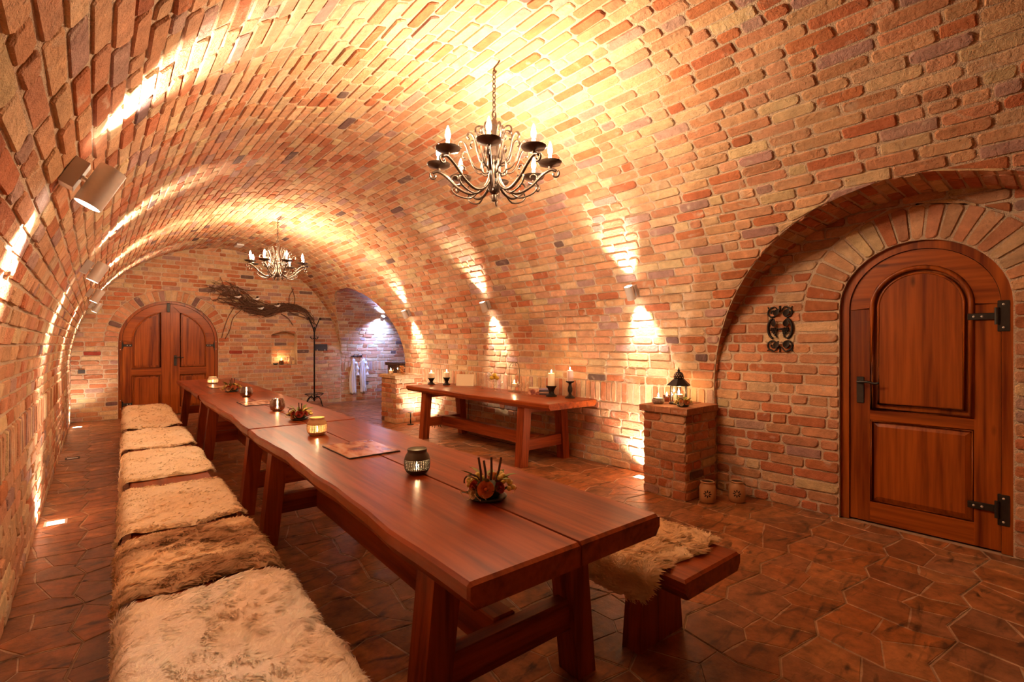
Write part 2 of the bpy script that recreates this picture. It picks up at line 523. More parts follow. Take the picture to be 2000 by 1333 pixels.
def make_brick(mapf, quad, store, proud=0.008, jit=0.0036, j=0.0080, col=None, red=0.0, depth=-0.012, cham=0.006):
    """quad: four (a, b) corners, before the joint is taken off"""
    q = np.array(quad, dtype=float)
    c = q.mean(0)
    # take the joint off
    w = q.copy()
    n = 4
    ins = []
    for i in range(4):
        p, pn, pp = q[i], q[(i + 1) % 4], q[i - 1]
        e1 = pn - p; e0 = p - pp
        l1 = np.linalg.norm(e1); l0 = np.linalg.norm(e0)
        n1 = np.array([-e1[1], e1[0]]) / max(l1, 1e-6)
        n0 = np.array([-e0[1], e0[0]]) / max(l0, 1e-6)
        if np.dot(n1, c - p) < 0: n1 = -n1
        if np.dot(n0, c - p) < 0: n0 = -n0
        if l1 < 1e-4: n1 = n0
        if l0 < 1e-4: n0 = n1
        d = n0 + n1
        dd = max(0.35, 1 + np.dot(n0, n1))
        off = d / dd * j * (0.8 + 0.45 * NR.rand())
        ins.append(p + off + NR.uniform(-jit, jit, 2))
    ins = np.array(ins)
    if np.linalg.norm(ins[1] - ins[0]) < 0.012 and np.linalg.norm(ins[2] - ins[3]) < 0.012:
        return
    def ring(pts, cut, inset):
        out = []
        cc = pts.mean(0)
        for i in range(4):
            p, pn, pp = pts[i], pts[(i + 1) % 4], pts[i - 1]
            for t in (pp, pn):
                v = t - p; l = np.linalg.norm(v)
                k = p + v * (min(cut, 0.3 * l) / max(l, 1e-6))
                g = cc - k; gl = np.linalg.norm(g)
                out.append(k + g * (min(inset, 0.4 * gl) / max(gl, 1e-6)))
        return out
    base = proud + NR.uniform(-0.004, 0.005)
    tilt = NR.uniform(-0.0025, 0.0025, 4)
    cut = 0.005 + 0.012 * NR.rand()
    f = ring(ins, cut * 1.3, cham); m = ring(ins, cut, 0.0)
    V = []
    for i, p in enumerate(f): V.append(mapf(p[0], p[1], base + tilt[i // 2]))
    for i, p in enumerate(m): V.append(mapf(p[0], p[1], base * 0.45 + tilt[i // 2] * 0.5))
    for p in m: V.append(mapf(p[0], p[1], depth))
    V = np.array(V)
    cl = brick_colour(red) if col is None else np.array(col)
    store.append((px_area(V[8:16]), V, cl))

def finish_bricks(parent, store, limit=300, name='brick', mat=None):
    """the largest in view become objects, the others are joined"""
    mat = mat or M['brick']
    store.sort(key=lambda t: -t[0])
    for ar, V, cl in store[:limit]:
        c = V.mean(0)
        raw_mesh(name, V - c, BF, mat, parent, tuple(c), False, cl)
    rest = store[limit:]
    if rest:
        VV = np.concatenate([t[1] for t in rest]); CC = np.repeat(np.array([t[2] for t in rest]), 24, axis=0)
        FF = []
        for i in range(len(rest)):
            FF += [tuple(k + 24 * i for k in f) for f in BF]
        o = raw_mesh('far_' + name + 's', VV, FF, mat, parent, (0, 0, 0), False, CC)
        o['kind'] = 'stuff'

def row_segments(b0, b1, bounds, openings):
    e = 1e-4
    A = bounds(b0 + e); B = bounds(b1 - e)
    if A is None and B is None: return []
    if A is None: A = ((B[0] + B[1]) / 2,) * 2
    if B is None: B = ((A[0] + A[1]) / 2,) * 2
    segs = [[(A[0], B[0]), (A[1], B[1])]]
    for op in openings:
        l = op(b0 + e); u = op(b1 - e)
        if l is None and u is None: continue
        if (l is None or u is None) and op((b0 + b1) / 2) is None: continue
        if l is None: l = ((u[0] + u[1]) / 2,) * 2
        if u is None: u = ((l[0] + l[1]) / 2,) * 2
        new = []
        for S, E_ in segs:
            m = (l[0] + l[1] + u[0] + u[1]) / 4
            if (l[1] <= S[0] and u[1] <= S[1]) or (l[0] >= E_[0] and u[0] >= E_[1]):
                new.append([S, E_]); continue
            L = (l[0], u[0]); R = (l[1], u[1])
            if L[0] - S[0] > 0.015 or L[1] - S[1] > 0.015:
                new.append([S, (max(L[0], S[0]), max(L[1], S[1]))])
            if E_[0] - R[0] > 0.015 or E_[1] - R[1] > 0.015:
                new.append([(min(R[0], E_[0]), min(R[1], E_[1])), E_])
        segs = new
    return segs

def lay(mapf, rows, bounds, openings, store, mortar, lens=(0.245, 0.29), head=0.28, red=0.0, proud=0.0075, start=0.0,
        bricks_if=None, mstep=None, mn=0.0, special=None):
    for ri, row in enumerate(rows):
        b0, b1 = row[0], row[1]
        soldier = len(row) > 2 and row[2]
        for S, E_ in row_segments(b0, b1, bounds, openings):
            # mortar bed
            V = [mapf(S[0], b0, mn), mapf(E_[0], b0, mn), mapf(E_[1], b1, mn), mapf(S[1], b1, mn)]
            mortar.add(V, [(0, 1, 2, 3)])
            if bricks_if and not bricks_if(b0): continue
            lo, hi = min(S), max(E_)
            a = lo
            first = True
            while a < hi - 1e-4:
                if soldier:
                    L = NR.uniform(0.066, 0.082)
                elif NR.rand() < head:
                    L = NR.uniform(0.115, 0.15)
                else:
                    L = NR.uniform(*lens)
                if first and not soldier:
                    L *= NR.uniform(0.45, 1.0); first = False
                a1 = a + L
                if hi - a1 < 0.07: a1 = hi
                l0, l1 = max(a, S[0]), min(a1, E_[0]); u0, u1 = max(a, S[1]), min(a1, E_[1])
                if l1 < l0: l0 = l1 = (l0 + l1) / 2 if abs(l1 - l0) < 0.02 else (S[0] if a1 <= S[0] else E_[0])
                if u1 < u0: u0 = u1 = (u0 + u1) / 2 if abs(u1 - u0) < 0.02 else (S[1] if a1 <= S[1] else E_[1])
                if (l1 - l0) + (u1 - u0) > 0.05:
                    if l1 - l0 < 0.004: l0 = l1 = min(max((u0 + u1) / 2, min(S[0], E_[0])), max(S[0], E_[0]))
                    if u1 - u0 < 0.004: u0 = u1 = min(max((l0 + l1) / 2, min(S[1], E_[1])), max(S[1], E_[1]))
                    wob = NR.uniform(-0.0015, 0.0015, 2)
                    make_brick(mapf, [(l0, b0 + wob[0]), (l1, b0 + wob[1]), (u1, b1 + wob[1]), (u0, b1 + wob[0])], store, proud=proud, red=red,
                               col=special(a, a1, b0, b1) if special else None)
                a = a1

def even_rows(b0, b1, pitch):
    n = max(1, int(round((b1 - b0) / pitch)))
    return [(b0 + (b1 - b0) * i / n, b0 + (b1 - b0) * (i + 1) / n) for i in range(n)]

def half(r, dz):
    return math.sqrt(max(0.0, r * r - dz * dz))

def structure(name, mortar, label, cat='wall'):
    o = mortar.build(name, M['mortar'])
    return tag(o, label, cat, kind='structure')

WALL_ROWS = even_rows(0, 0.70, 0.0872) + [(0.70, VZ, True)]
# --- left wall
st, mo = [], MB()
lay(lambda a, b, n: (XL + n, a, b), WALL_ROWS, lambda b: (YN, YE), [], st, mo, proud=0.012)
wl = structure('wall_left', mo, 'old brick wall foot with lamps grazing it, behind the fleece covered bench')
finish_bricks(wl, st)
# --- right wall
st, mo = [], MB()
lay(lambda a, b, n: (XR - n, a, b), WALL_ROWS, lambda b: (YN, YE),
    [lambda b: (NY - NRAD, NY + NRAD), lambda b: (PY_ - PRAD, PY_ + PRAD)], st, mo)
wr = structure('wall_right', mo, 'old brick wall foot behind the serving table')
finish_bricks(wr, st)
# --- barrel vault
def vmap(a, b, n):
    t = b / VR
    return (VX + (VR - n) * math.cos(t), a, VZ + (VR - n) * math.sin(t))
def vopen(yc, r):
    def f(b):
        t = b / VR
        if t > PI / 2: return None
        dz = VR * math.sin(t)
        if dz >= r: return None
        h = half(r, dz)
        return (yc - h, yc + h)
    return f
st, mo = [], MB()
lay(vmap, even_rows(0, PI * VR, 0.0834), lambda b: (YN, YE), [vopen(NY, NRAD), vopen(PY_, PRAD)], st, mo)
ce = structure('ceiling', mo, 'barrel vault of old tan and orange bricks', 'ceiling')
finish_bricks(ce, st)
# --- end wall
DX, DHW, DSZ = 1.075, 0.775, 17 * 0.0815      # double door: centre, half width, spring height
RW = 0.0815
def ebounds(b):
    if b <= VZ: return (XL, XR)
    if b - VZ >= VR: return None
    h = half(VR, b - VZ)
    return (VX - h, VX + h)
def edoor(b):
    if b < DSZ: return (DX - DHW, DX + DHW)
    if b - DSZ >= DHW + 0.20: return None
    h = half(DHW + 0.20, b - DSZ)
    return (DX - h, DX + h)
NB, NT = 11 * RW, 19 * RW
def eniche(b):
    if b < NB or b > NT + 0.075: return None
    h = 0.26
    if b > NT: h = 0.26 * half(1, (b - NT) / 0.075)
    return (3.09 - h, 3.09 + h)
st, mo = [], MB()
emap = lambda a, b, n: (a, YE - n, b)
def espec(a0, a1, b0, b1):
    z = (b0 + b1) / 2
    if abs(z - 1.15) < RW / 2:
        for x in (0.06, 2.05):
            if a0 < x < a1: return (0.36, 0.06, 0.035)
    return None
lay(emap, even_rows(0, 40 * RW, RW), ebounds, [edoor, eniche], st, mo, lens=(0.24, 0.30), head=0.2, special=espec)
def voussoirs(mapf, cx, cz, r0, r1, n, st, mo, red=0.0, a0=0.0, a1=PI):
    for k in range(n):
        t0 = a0 + (a1 - a0) * k / n; t1 = a0 + (a1 - a0) * (k + 1) / n
        P = lambda r, t: (cx + r * math.cos(t), cz + r * math.sin(t))
        q = [P(r0, t0), P(r1, t0), P(r1, t1), P(r0, t1)]
        mo.add([mapf(p[0], p[1], 0.0) for p in q], [(0, 1, 2, 3)])
        make_brick(mapf, q, st, red=red, proud=0.011)
voussoirs(emap, DX, DSZ, DHW, DHW + 0.20, 30, st, mo)
# the small candle niche sunk into the end wall
ND = 0.17
nmap = lambda a, b, n: (a, YE + ND - n, b)
lay(nmap, even_rows(NB, NT + 0.08, RW), lambda b: (2.83, 3.35), [], st, mo)
mo.box(2.81, 2.83, YE + 0.001, YE + ND, NB, NT + 0.08); mo.box(3.35, 3.37, YE + 0.001, YE + ND, NB, NT + 0.08)
mo.box(2.81, 3.37, YE + 0.001, YE + ND, NB - 0.02, NB); 
_arc = [(3.09 + 0.26 * math.cos(t), NT + 0.075 * math.sin(t)) for t in np.linspace(0, PI, 13)]
_arc2 = [(a, NT + 0.10) for a, z in _arc]
mo.strip(_arc, _arc2, YE + 0.001, YE + ND)
# reveal of the double door
_o = [(DX - DHW, 0)] + [(DX - DHW * math.cos(t), DSZ + DHW * math.sin(t)) for t in np.linspace(0, PI, 33)] + [(DX + DHW, 0)]
_q = [(DX - DHW - 0.05, 0)] + [(DX - (DHW + 0.05) * math.cos(t), DSZ + (DHW + 0.05) * math.sin(t)) for t in np.linspace(0, PI, 33)] + [(DX + DHW + 0.05, 0)]
mo.strip(_o, _q, YE + 0.001, YE + 0.16)
we = structure('wall_back', mo, 'brick end wall with arched double door, candle niche and branch garland')
finish_bricks(we, st)
# --- niche with the single door
SDY, SHW, SSZ = 0.72, 0.47, 1.61
st, mo = [], MB()
gmap = lambda a, b, n: (NX - n, -a, b)
def gb(b):
    if b <= VZ: return (-NY - NRAD, -NY + NRAD)
    h = half(NRAD + 0.07, b - VZ)
    return (-NY - h, -NY + h)
def gdoor(b):
    if b < SSZ: return (-SDY - SHW, -SDY + SHW)
    if b - SSZ >= SHW + 0.25: return None
    h = half(SHW + 0.25, b - SSZ)
    return (-SDY - h, -SDY + h)
lay(gmap, even_rows(0, SSZ, 0.0835) + even_rows(SSZ, VZ + NRAD + 0.02, 0.0835), gb, [gdoor], st, mo, red=0.55, proud=0.009)
voussoirs(gmap, -SDY, SSZ, SHW, SHW + 0.25, 21, st, mo, red=0.35)
_o = [(-SDY - SHW, 0)] + [(-SDY - SHW * math.cos(t), SSZ + SHW * math.sin(t)) for t in np.linspace(0, PI, 33)] + [(-SDY + SHW, 0)]
_q = [(-SDY - SHW - 0.05, 0)] + [(-SDY - (SHW + 0.05) * math.cos(t), SSZ + (SHW + 0.05) * math.sin(t)) for t in np.linspace(0, PI, 33)] + [(-SDY + SHW + 0.05, 0)]
_m = MB(); _m.strip(_o, _q, 0.001, 0.13)
mo.add([(NX + v[1], -v[0], v[2]) for v in _m.V], _m.F)
wn = structure('wall_niche', mo, 'red brick back wall of the arched niche around the single door')
finish_bricks(wn, st)
# soffit of the niche arch
st, mo = [], MB()
smap = lambda a, b, n: (a, NY + (NRAD - n) * math.cos(b / NRAD), VZ + (NRAD - n) * math.sin(b / NRAD))
def vaultx(z):
    return VX + half(VR, max(0, z - VZ))
lay(smap, even_rows(0, PI * NRAD, 0.083), lambda b: (vaultx(VZ + NRAD * math.sin(b / NRAD)), NX), [], st, mo, red=0.6, proud=0.006, lens=(0.25, 0.31), head=0.15)
lay(lambda a, b, n: (a, NY + NRAD - n, b), even_rows(0, VZ, 0.0835), lambda b: (XR, NX), [], st, mo)
lay(lambda a, b, n: (a, NY - NRAD + n, b), even_rows(0, VZ, 0.0835), lambda b: (XR, NX), [], st, mo)
so = structure('wall_niche_soffit', mo, 'brick underside of the wide niche arch')
finish_bricks(so, st)
# --- side passage with a cool lamp
st, mo = [], MB()
pm = lambda a, b, n: (a, PY_ + (PRAD - n) * math.cos(b / PRAD), VZ + (PRAD - n) * math.sin(b / PRAD))
lay(pm, even_rows(0, PI * PRAD, 0.0834), lambda b: (vaultx(VZ + PRAD * math.sin(b / PRAD)), PXE), [], st, mo, bricks_if=lambda b: b < 0.75 * PI * PRAD)
lay(lambda a, b, n: (a, PY_ + PRAD - n, b), WALL_ROWS, lambda b: (XR, PXE), [], st, mo)
lay(lambda a, b, n: (a, PY_ - PRAD + n, b), WALL_ROWS, lambda b: (XR, PXE), [], st, mo, bricks_if=lambda b: False)
_e = [(PXE, PY_ - PRAD, 0)] + [(PXE, PY_ - PRAD * math.cos(t), VZ + PRAD * math.sin(t)) for t in np.linspace(0, PI, 25)] + [(PXE, PY_ + PRAD, 0)]
mo.add(_e, [tuple(range(len(_e)))])
wp = structure('wall_passage', mo, 'brick vaulted side passage under cool white light')
finish_bricks(wp, st)
# --- wall behind
_e = [(XL, YN, 0)] + [(VX - VR * math.cos(t), YN, VZ + VR * math.sin(t)) for t in np.linspace(0, PI, 33)] + [(XR, YN, 0)]
mo = MB().add(_e, [tuple(range(len(_e)))])
structure('wall_front', mo, 'plain end of the vault facing the double door')

# ------------------------------------------------------------------ floor of interlocking stone tiles
def clip_half(poly, nx, ny, d):
    """keep nx*x + ny*y <= d"""
    out = []
    m = len(poly)
    for i in range(m):
        p, q = poly[i], poly[(i + 1) % m]
        a = nx * p[0] + ny * p[1] - d; b = nx * q[0] + ny * q[1] - d
        if a <= 0: out.append(p)
        if (a < 0 < b) or (b < 0 < a):
            t = a / (a - b)
            out.append((p[0] + (q[0] - p[0]) * t, p[1] + (q[1] - p[1]) * t))
    return out
def poly_area(p):
    return 0.5 * sum(p[i][0] * p[(i + 1) % len(p)][1] - p[(i + 1) % len(p)][0] * p[i][1] for i in range(len(p)))
def inset_poly(p, g):
    cx = sum(a for a, b in p) / len(p); cy = sum(b for a, b in p) / len(p)
    out = []
    for a, b in p:
        l = math.hypot(cx - a, cy - b)
        k = min(0.5, g / max(l, 1e-6))
        out.append((a + (cx - a) * k, b + (cy - b) * k))
    return out
TP = 0.43
SPAL = [(0.25, 0.096, 0.034), (0.20, 0.075, 0.028), (0.30, 0.13, 0.050), (0.22, 0.097, 0.045), (0.27, 0.098, 0.030)]
GROUT = (0.42, 0.29, 0.18)
tiles = []
def corner(i, j): return (3.80 + TP * i + 0.025, 0.37 + TP * j - 0.025)
def midx(i, j): return (3.80 + TP * i + 0.15, 0.37 + TP * j + 0.025)
def midy(i, j): return (3.80 + TP * i - 0.025, 0.37 + TP * j + 0.13)
def make_tile(i, j, rect):
    poly = [corner(i, j), midx(i, j), corner(i + 1, j), midy(i + 1, j), corner(i + 1, j + 1), midx(i, j + 1), corner(i, j + 1), midy(i, j)]
    for nx, ny, d in ((1, 0, rect[1]), (-1, 0, -rect[0]), (0, 1, rect[3]), (0, -1, -rect[2])):
        poly = clip_half(poly, nx, ny, d)
        if len(poly) < 3: return
    if abs(poly_area(poly)) < 0.0015: return
    if poly_area(poly) < 0: poly = poly[::-1]
    V, F, C = [], [], []
    def add_poly(p, zt, zb, ch, col):
        n0 = len(V); n = len(p)
        t = inset_poly(p, ch)
        for a, b in t: V.append((a, b, zt))
        for a, b in p: V.append((a, b, zt - ch * 0.7))
        for a, b in p: V.append((a, b, zb))
        C.extend([col] * (3 * n))
        F.append(tuple(n0 + k for k in range(n)))
        for r in range(2):
            for k in range(n):
                x, y = n0 + r * n + k, n0 + r * n + (k + 1) % n
                F.append((y, x, x + n, y + n))
    base = inset_poly(poly, 0.004)
    add_poly(base, -0.0022, -0.02, 0.001, GROUT)
    # stones pressed into the tile
    x0 = corner(i, j)[0]; y0 = corner(i, j)[1]
    k = random.choice([3, 3, 4, 4, 4])
    cand = [(x0 + 0.11, y0 + 0.10), (x0 + 0.32, y0 + 0.16), (x0 + 0.13, y0 + 0.32), (x0 + 0.33, y0 + 0.34)]
    random.shuffle(cand)
    sd = [(a + random.uniform(-0.06, 0.06), b + random.uniform(-0.05, 0.05)) for a, b in cand[:k]]
    inner = inset_poly(poly, 0.0075)
    for m_, p in enumerate(sd):
        c = inner
        for n_, q in enumerate(sd):
            if n_ == m_: continue
            nx, ny = q[0] - p[0], q[1] - p[1]
            d = (q[0] ** 2 + q[1] ** 2 - p[0] ** 2 - p[1] ** 2) / 2
            l = math.hypot(nx, ny)
            c = clip_half(c, nx, ny, d - 0.0028 * l)
            if len(c) < 3: break
        if len(c) < 3 or abs(poly_area(c)) < 0.0008: continue
        # break up the straight joints a little
        c2 = []
        for t_ in range(len(c)):
            a, b = c[t_], c[(t_ + 1) % len(c)]
            c2.append(a)
            L = math.hypot(b[0] - a[0], b[1] - a[1])
            if L > 0.14:
                s_ = random.uniform(-0.006, 0.001)
                c2.append(((a[0] + b[0]) / 2 + (b[1] - a[1]) / L * s_, (a[1] + b[1]) / 2 - (b[0] - a[0]) / L * s_))
        col = np.array(random.choice(SPAL)) * random.uniform(0.95, 1.35)
        add_poly(c2, 0.0, -0.006, 0.0022, tuple(col))
    V = np.array(V)
    tiles.append((px_area([(a, b, 0) for a, b in poly]), V, F, np.array(C)))
for i in range(-12, 3):
    for j in range(-8, 26):
        make_tile(i, j, (XL, XR + (0.05 if j < 5 else 0), YN, YE))
for i in range(1, 9):
    for j in range(16, 26):
        make_tile(i, j, (XR, PXE, PY_ - PRAD, YE))
fm = MB().box(XL - 0.3, PXE + 0.1, YN - 0.1, YE + 0.4, -0.12, -0.005)
fl = tag(fm.build('floor', M['grout']), 'brown floor of interlocking zigzag stone tiles with pale joints', 'floor', kind='structure')
tiles.sort(key=lambda t: -t[0])
for ar, V, F, C in tiles[:300]:
    c = V.mean(0)
    raw_mesh('tile', V - c, F, M['tile'], fl, tuple(c), False, C)
VV, FF, CC, n0 = [], [], [], 0
for ar, V, F, C in tiles[300:]:
    VV.append(V); CC.append(C); FF += [tuple(k + n0 for k in f) for f in F]; n0 += len(V)
if VV:
    o = raw_mesh('far_tiles', np.concatenate(VV), FF, M['tile'], fl, (0, 0, 0), False, np.concatenate(CC)); o['kind'] = 'stuff'

# ------------------------------------------------------------------ doors
def arc(cx, cz, r, a0, a1, n):
    return [(cx + r * math.cos(t), cz + r * math.sin(t)) for t in np.linspace(a0, a1, n)]

def hinge_part(parent, x, z, side, y):
    """strap on the leaf and long plate on the frame; side = +1 strap points to -x"""
    m = MB()
    m.box(x - 0.028, x + 0.028, y - 0.014, y + 0.01, z - 0.10, z + 0.10, 0.003)
    m.lathe([(0.012, -0.055), (0.012, 0.055)], 10, (x - side * 0.03, y - 0.018, z))
    xa, xb = sorted((x - side * 0.03, x - side * 0.17))
    m.box(xa, xb, y - 0.012, y + 0.01, z - 0.022, z + 0.022, 0.003)
    h = m.build('hinge', M['hinge'], parent)
    b = MB()
    for px, pz in ((x, z + 0.075), (x, z - 0.075), (x - side * 0.10, z), (x - side * 0.14, z)):
        b.lathe([(0.008, 0), (0.006, 0.004)], 8, (px, y - 0.013, pz), axis=(0, -1, 0))
    b.build('screw', M['steel'], h, True)
    return h

def handle_part(parent, x, z, y, s=1):
    m = MB()
    m.box(x - 0.022, x + 0.022, y - 0.010, y + 0.01, z - 0.13, z + 0.07, 0.003)
    h = m.build('handle_plate', M['hinge'], parent)
    l = MB()
    l.tube([(x, y - 0.008, z + 0.03), (x, y - 0.05, z + 0.03)], 0.010, 8)
    l.tube(spline([(x - s * 0.012, y - 0.05, z + 0.03), (x + s * 0.05, y - 0.052, z + 0.034), (x + s * 0.10, y - 0.052, z + 0.024), (x + s * 0.125, y - 0.05, z + 0.032)], 12), 0.009, 8)
    l.build('lever', M['hinge'], h, True)
    return h

d1 = empty('door_1', (NX, SDY, 0), -PI / 2)
tag(d1, 'single arched stained wooden door with iron hinges in the brick niche', 'door', kind='structure')
hw, zs = SHW, SSZ
n = 29
out = [(-hw, 0)] + arc(0, zs, hw, PI, 0, n) + [(hw, 0)]
inn = [(-hw + 0.055, 0)] + arc(0, zs, hw - 0.055, PI, 0, n) + [(hw - 0.055, 0)]
MB().strip(out, inn, 0.035, 0.125).build('frame', M['door_z'], d1)
lw = hw - 0.058
MB().prism([(lw, 0.008)] + arc(0, zs, lw, 0, PI, n) + [(-lw, 0.008)], 0.075, 0.11).build('leaf', M['door_z'], d1)
pw = 0.285            # half width of the panels
pz = 1.62
for s in (-1, 1):
    x0, x1 = sorted((s * lw, s * pw))
    MB().box(x0, x1, 0.05, 0.08, 0.008, zs, 0.003).build('stile', M['door_z'], d1)
MB().strip(arc(0, zs, lw, PI, 0, n), arc(0, pz, pw, PI, 0, n), 0.05, 0.08).build('arch_rail', M['door_x'], d1)
MB().box(-pw, pw, 0.05, 0.08, 0.008, 0.16, 0.003).build('bottom_rail', M['door_x'], d1)
MB().box(-pw, pw, 0.05, 0.08, 0.775, 0.85, 0.003).build('lock_rail', M['door_x'], d1)
def moulding(pts, parent, w=0.022, y=0.05, mat=None):
    """raised bead along an outline in (a, z)"""
    m = MB()
    P = [Vector((a, y, z)) for a, z in pts]
    m.tube(P, w / 2, 6, closed=True)
    return m.build('moulding', mat or M['door_z'], parent, True)
up_out = [(-pw, 0.85)] + [(pw, 0.85)] + arc(0, pz, pw, 0, PI, n)
ring = lambda k: [(-pw + k, 0.85 + k), (pw - k, 0.85 + k)] + arc(0, pz, pw - k, 0, PI, n)
moulding(ring(0.012), d1, 0.034)
moulding(ring(0.050), d1, 0.018, 0.060)
MB().prism(ring(0.058), 0.056, 0.08).build('panel', M['door_z'], d1)
low = lambda k: [(-pw + k, 0.16 + k), (pw - k, 0.16 + k), (pw - k, 0.775 - k), (-pw + k, 0.775 - k)]
m = MB()
a, b = low(0.045), low(0.010)
V = [(p[0], 0.058, p[1]) for p in a] + [(p[0], 0.074, p[1]) for p in b]
m.add(V, [(0, 1, 2, 3)] + [((k + 1) % 4, k, 4 + k, 4 + (k + 1) % 4) for k in range(4)])
m.build('panel', M['door_z'], d1)
moulding(low(0.006), d1, 0.016, 0.056)
hinge_part(d1, 0.425, 1.53, 1, 0.045); hinge_part(d1, 0.425, 0.28, 1, 0.045)
handle_part(d1, -0.345, 1.03, 0.05)

d2 = empty('door_2', (DX, YE, 0), 0)
tag(d2, 'arched double leaf wooden door in the end wall', 'door', kind='structure')
hw, zs = DHW, DSZ
out = [(-hw, 0)] + arc(0, zs, hw, PI, 0, 37) + [(hw, 0)]
inn = [(-hw + 0.05, 0)] + arc(0, zs, hw - 0.05, PI, 0, 37) + [(hw - 0.05, 0)]
MB().strip(out, inn, 0.05, 0.14).build('frame', M['door_z'], d2)
for s in (-1, 1):
    lw = hw - 0.054
    pts = [(0.003, 0.01), (lw, 0.01)] + arc(0, zs, lw, 0, PI / 2 - 0.004, 19)
    if s < 0: pts = [(-a, z) for a, z in pts][::-1]
    lf = MB().prism(pts, 0.09, 0.125).build('leaf', M['door_z'], d2)
    ro, ri = lw, 0.585
    inner = 0.145
    P = arc(0, zs, ro, 0, PI / 2 - 0.004, 17)
    amax = math.acos(inner / ri)
    Q = arc(0, zs, ri, 0, amax, 17)
    if s < 0: P = [(-a, z) for a, z in P]; Q = [(-a, z) for a, z in Q]
    MB().strip(P, Q, 0.07, 0.095).build('arch_rail', M['door_x'], lf)
    for xa, xb in ((ri, lw), (0.003, inner)):
        x0, x1 = sorted((s * xa, s * xb))
        top = zs if xa == ri else zs + half(ri, inner) - 0.001
        MB().box(x0, x1, 0.07, 0.095, 0.01, top, 0.003).build('stile', M['door_z'], lf)
    x0, x1 = sorted((s * inner, s * ri))
    for za, zb in ((0.01, 0.14), (0.765, 0.90)):
        MB().box(x0, x1, 0.07, 0.095, za, zb, 0.003).build('rail', M['door_x'], lf)
    def upper(k):
        r = ri - k
        am = math.acos((inner + k) / r)
        q = [(inner + k, 0.90 + k), (ri - k, 0.90 + k)] + arc(0, zs, r, 0, am, 15)
        return q if s > 0 else [(-a, z) for a, z in q][::-1]
    def lower(k):
        q = [(inner + k, 0.14 + k), (ri - k, 0.14 + k), (ri - k, 0.765 - k), (inner + k, 0.765 - k)]
        return q if s > 0 else [(-a, z) for a, z in q][::-1]
    for fn in (upper, lower):
        MB().prism(fn(0.045), 0.076, 0.095).build('panel', M['door_z'], lf)
        moulding(fn(0.010), lf, 0.024, 0.070)
    hinge_part(lf, s * 0.745, 1.32, s, 0.065); hinge_part(lf, s * 0.745, 0.25, s, 0.065)
MB().box(-0.004, 0.045, 0.055, 0.075, 0.01, zs + hw - 0.06, 0.004).build('cover_strip', M['door_z'], d2)
MB().box(-0.055, -0.012, 0.05, 0.075, zs + hw - 0.21, zs + hw - 0.03, 0.003).build('bolt', M['hinge'], d2)
handle_part(d2, 0.075, 1.06, 0.07)

# ------------------------------------------------------------------ tables and benches
TROT = math.radians(-2.0)
def plank(x0, x1, L, z0, z1, wl, wr, seed, mat, parent, name='board', NS=30):
    rs = np.random.RandomState(seed)
    ph = rs.uniform(0, 6, 6)
    def wav(y, k):
        return 0.010 * math.sin(y * 2.3 + ph[k]) + 0.006 * math.sin(y * 6.1 + ph[k + 1]) + 0.003 * math.sin(y * 15 + ph[k + 2])
    V, F = [], []
    h = z1 - z0
    for i in range(NS + 1):
        y = L * i / NS
        e = 0.008 if i in (0, NS) else 0.0
        a = wl * wav(y, 0); b = wr * wav(y, 3)
        la = 0.030 if wl else 0.004; rb = 0.030 if wr else 0.004
        sec = [(x0 + a + la, z0 + e), (x0 + a + la * 0.2, z0 + h * 0.45), (x0 + a + (0.006 if wl else 0), z1 - h * 0.12), (x0 + a + (0.016 if wl else 0.003), z1 - e),
               (x1 + b - (0.016 if wr else 0.003), z1 - e), (x1 + b - (0.006 if wr else 0), z1 - h * 0.12), (x1 + b - rb * 0.2, z0 + h * 0.45), (x1 + b - rb, z0 + e)]
        yy = y
        if i == 0: yy = y
        for x, z in sec: V.append((x, yy, z))
    # a station just inside each end so the ends are chamfered
    for i in range(NS):
        for k in range(8):
            k2 = (k + 1) % 8
            F.append((i * 8 + k, (i + 1) * 8 + k, (i + 1) * 8 + k2, i * 8 + k2))
    F.append(tuple(range(8))); F.append(tuple(NS * 8 + k for k in range(7, -1, -1)))
    for k in range(8):
        v = V[8 + k]; V[8 + k] = (v[0], 0.012, v[2])
        v = V[(NS - 1) * 8 + k]; V[(NS - 1) * 8 + k] = (v[0], L - 0.012, v[2])
    return raw_mesh(name, V, F, mat, parent)

def table(label, x, y, L, W, H, rz, seed, inset=0.36, splay=0.07, group=None, T=0.082, name='dining_table', low=0.20):
    t = empty(name, (x, y, 0), rz)
    tag(t, label, 'table', group)
    hw = W / 2
    plank(-hw, -0.0025, L, H - T, H, 1, 0, seed, M['table_y'], t)
    plank(0.0025, hw, L, H - T, H, 0, 1, seed + 1, M['table_y'], t)
    zt = H - T
    for ye in (inset, L - inset):
        for s in (-1, 1):
            xb, xt = s * (hw - 0.055), s * (hw - 0.055 - splay)
            m = MB()
            w = 0.050; d = 0.055
            q = lambda xx, z, k: [(xx - w * k, ye - d * k, z), (xx + w * k, ye - d * k, z), (xx + w * k, ye + d * k, z), (xx - w * k, ye + d * k, z)]
            m.hexa(q(xb, 0.0, 1), q(xt, zt, 1.05))
            m.build('leg', M['table_z'], t)
        xr = hw - 0.055 - splay * 0.3
        MB().box(-xr, xr, ye - 0.032, ye + 0.032, low, low + 0.125, 0.005).build('cross_rail', M['table_x'], t)
        MB().box(-hw + 0.09, hw - 0.09, ye - 0.045, ye + 0.045, zt - 0.07, zt - 0.0005, 0.004).build('top_bearer', M['table_x'], t)
    MB().box(-0.05, 0.05, inset + 0.0325, L - inset - 0.0325, low - 0.01, low + 0.135, 0.006).build('stretcher', M['table_y'], t)
    return t

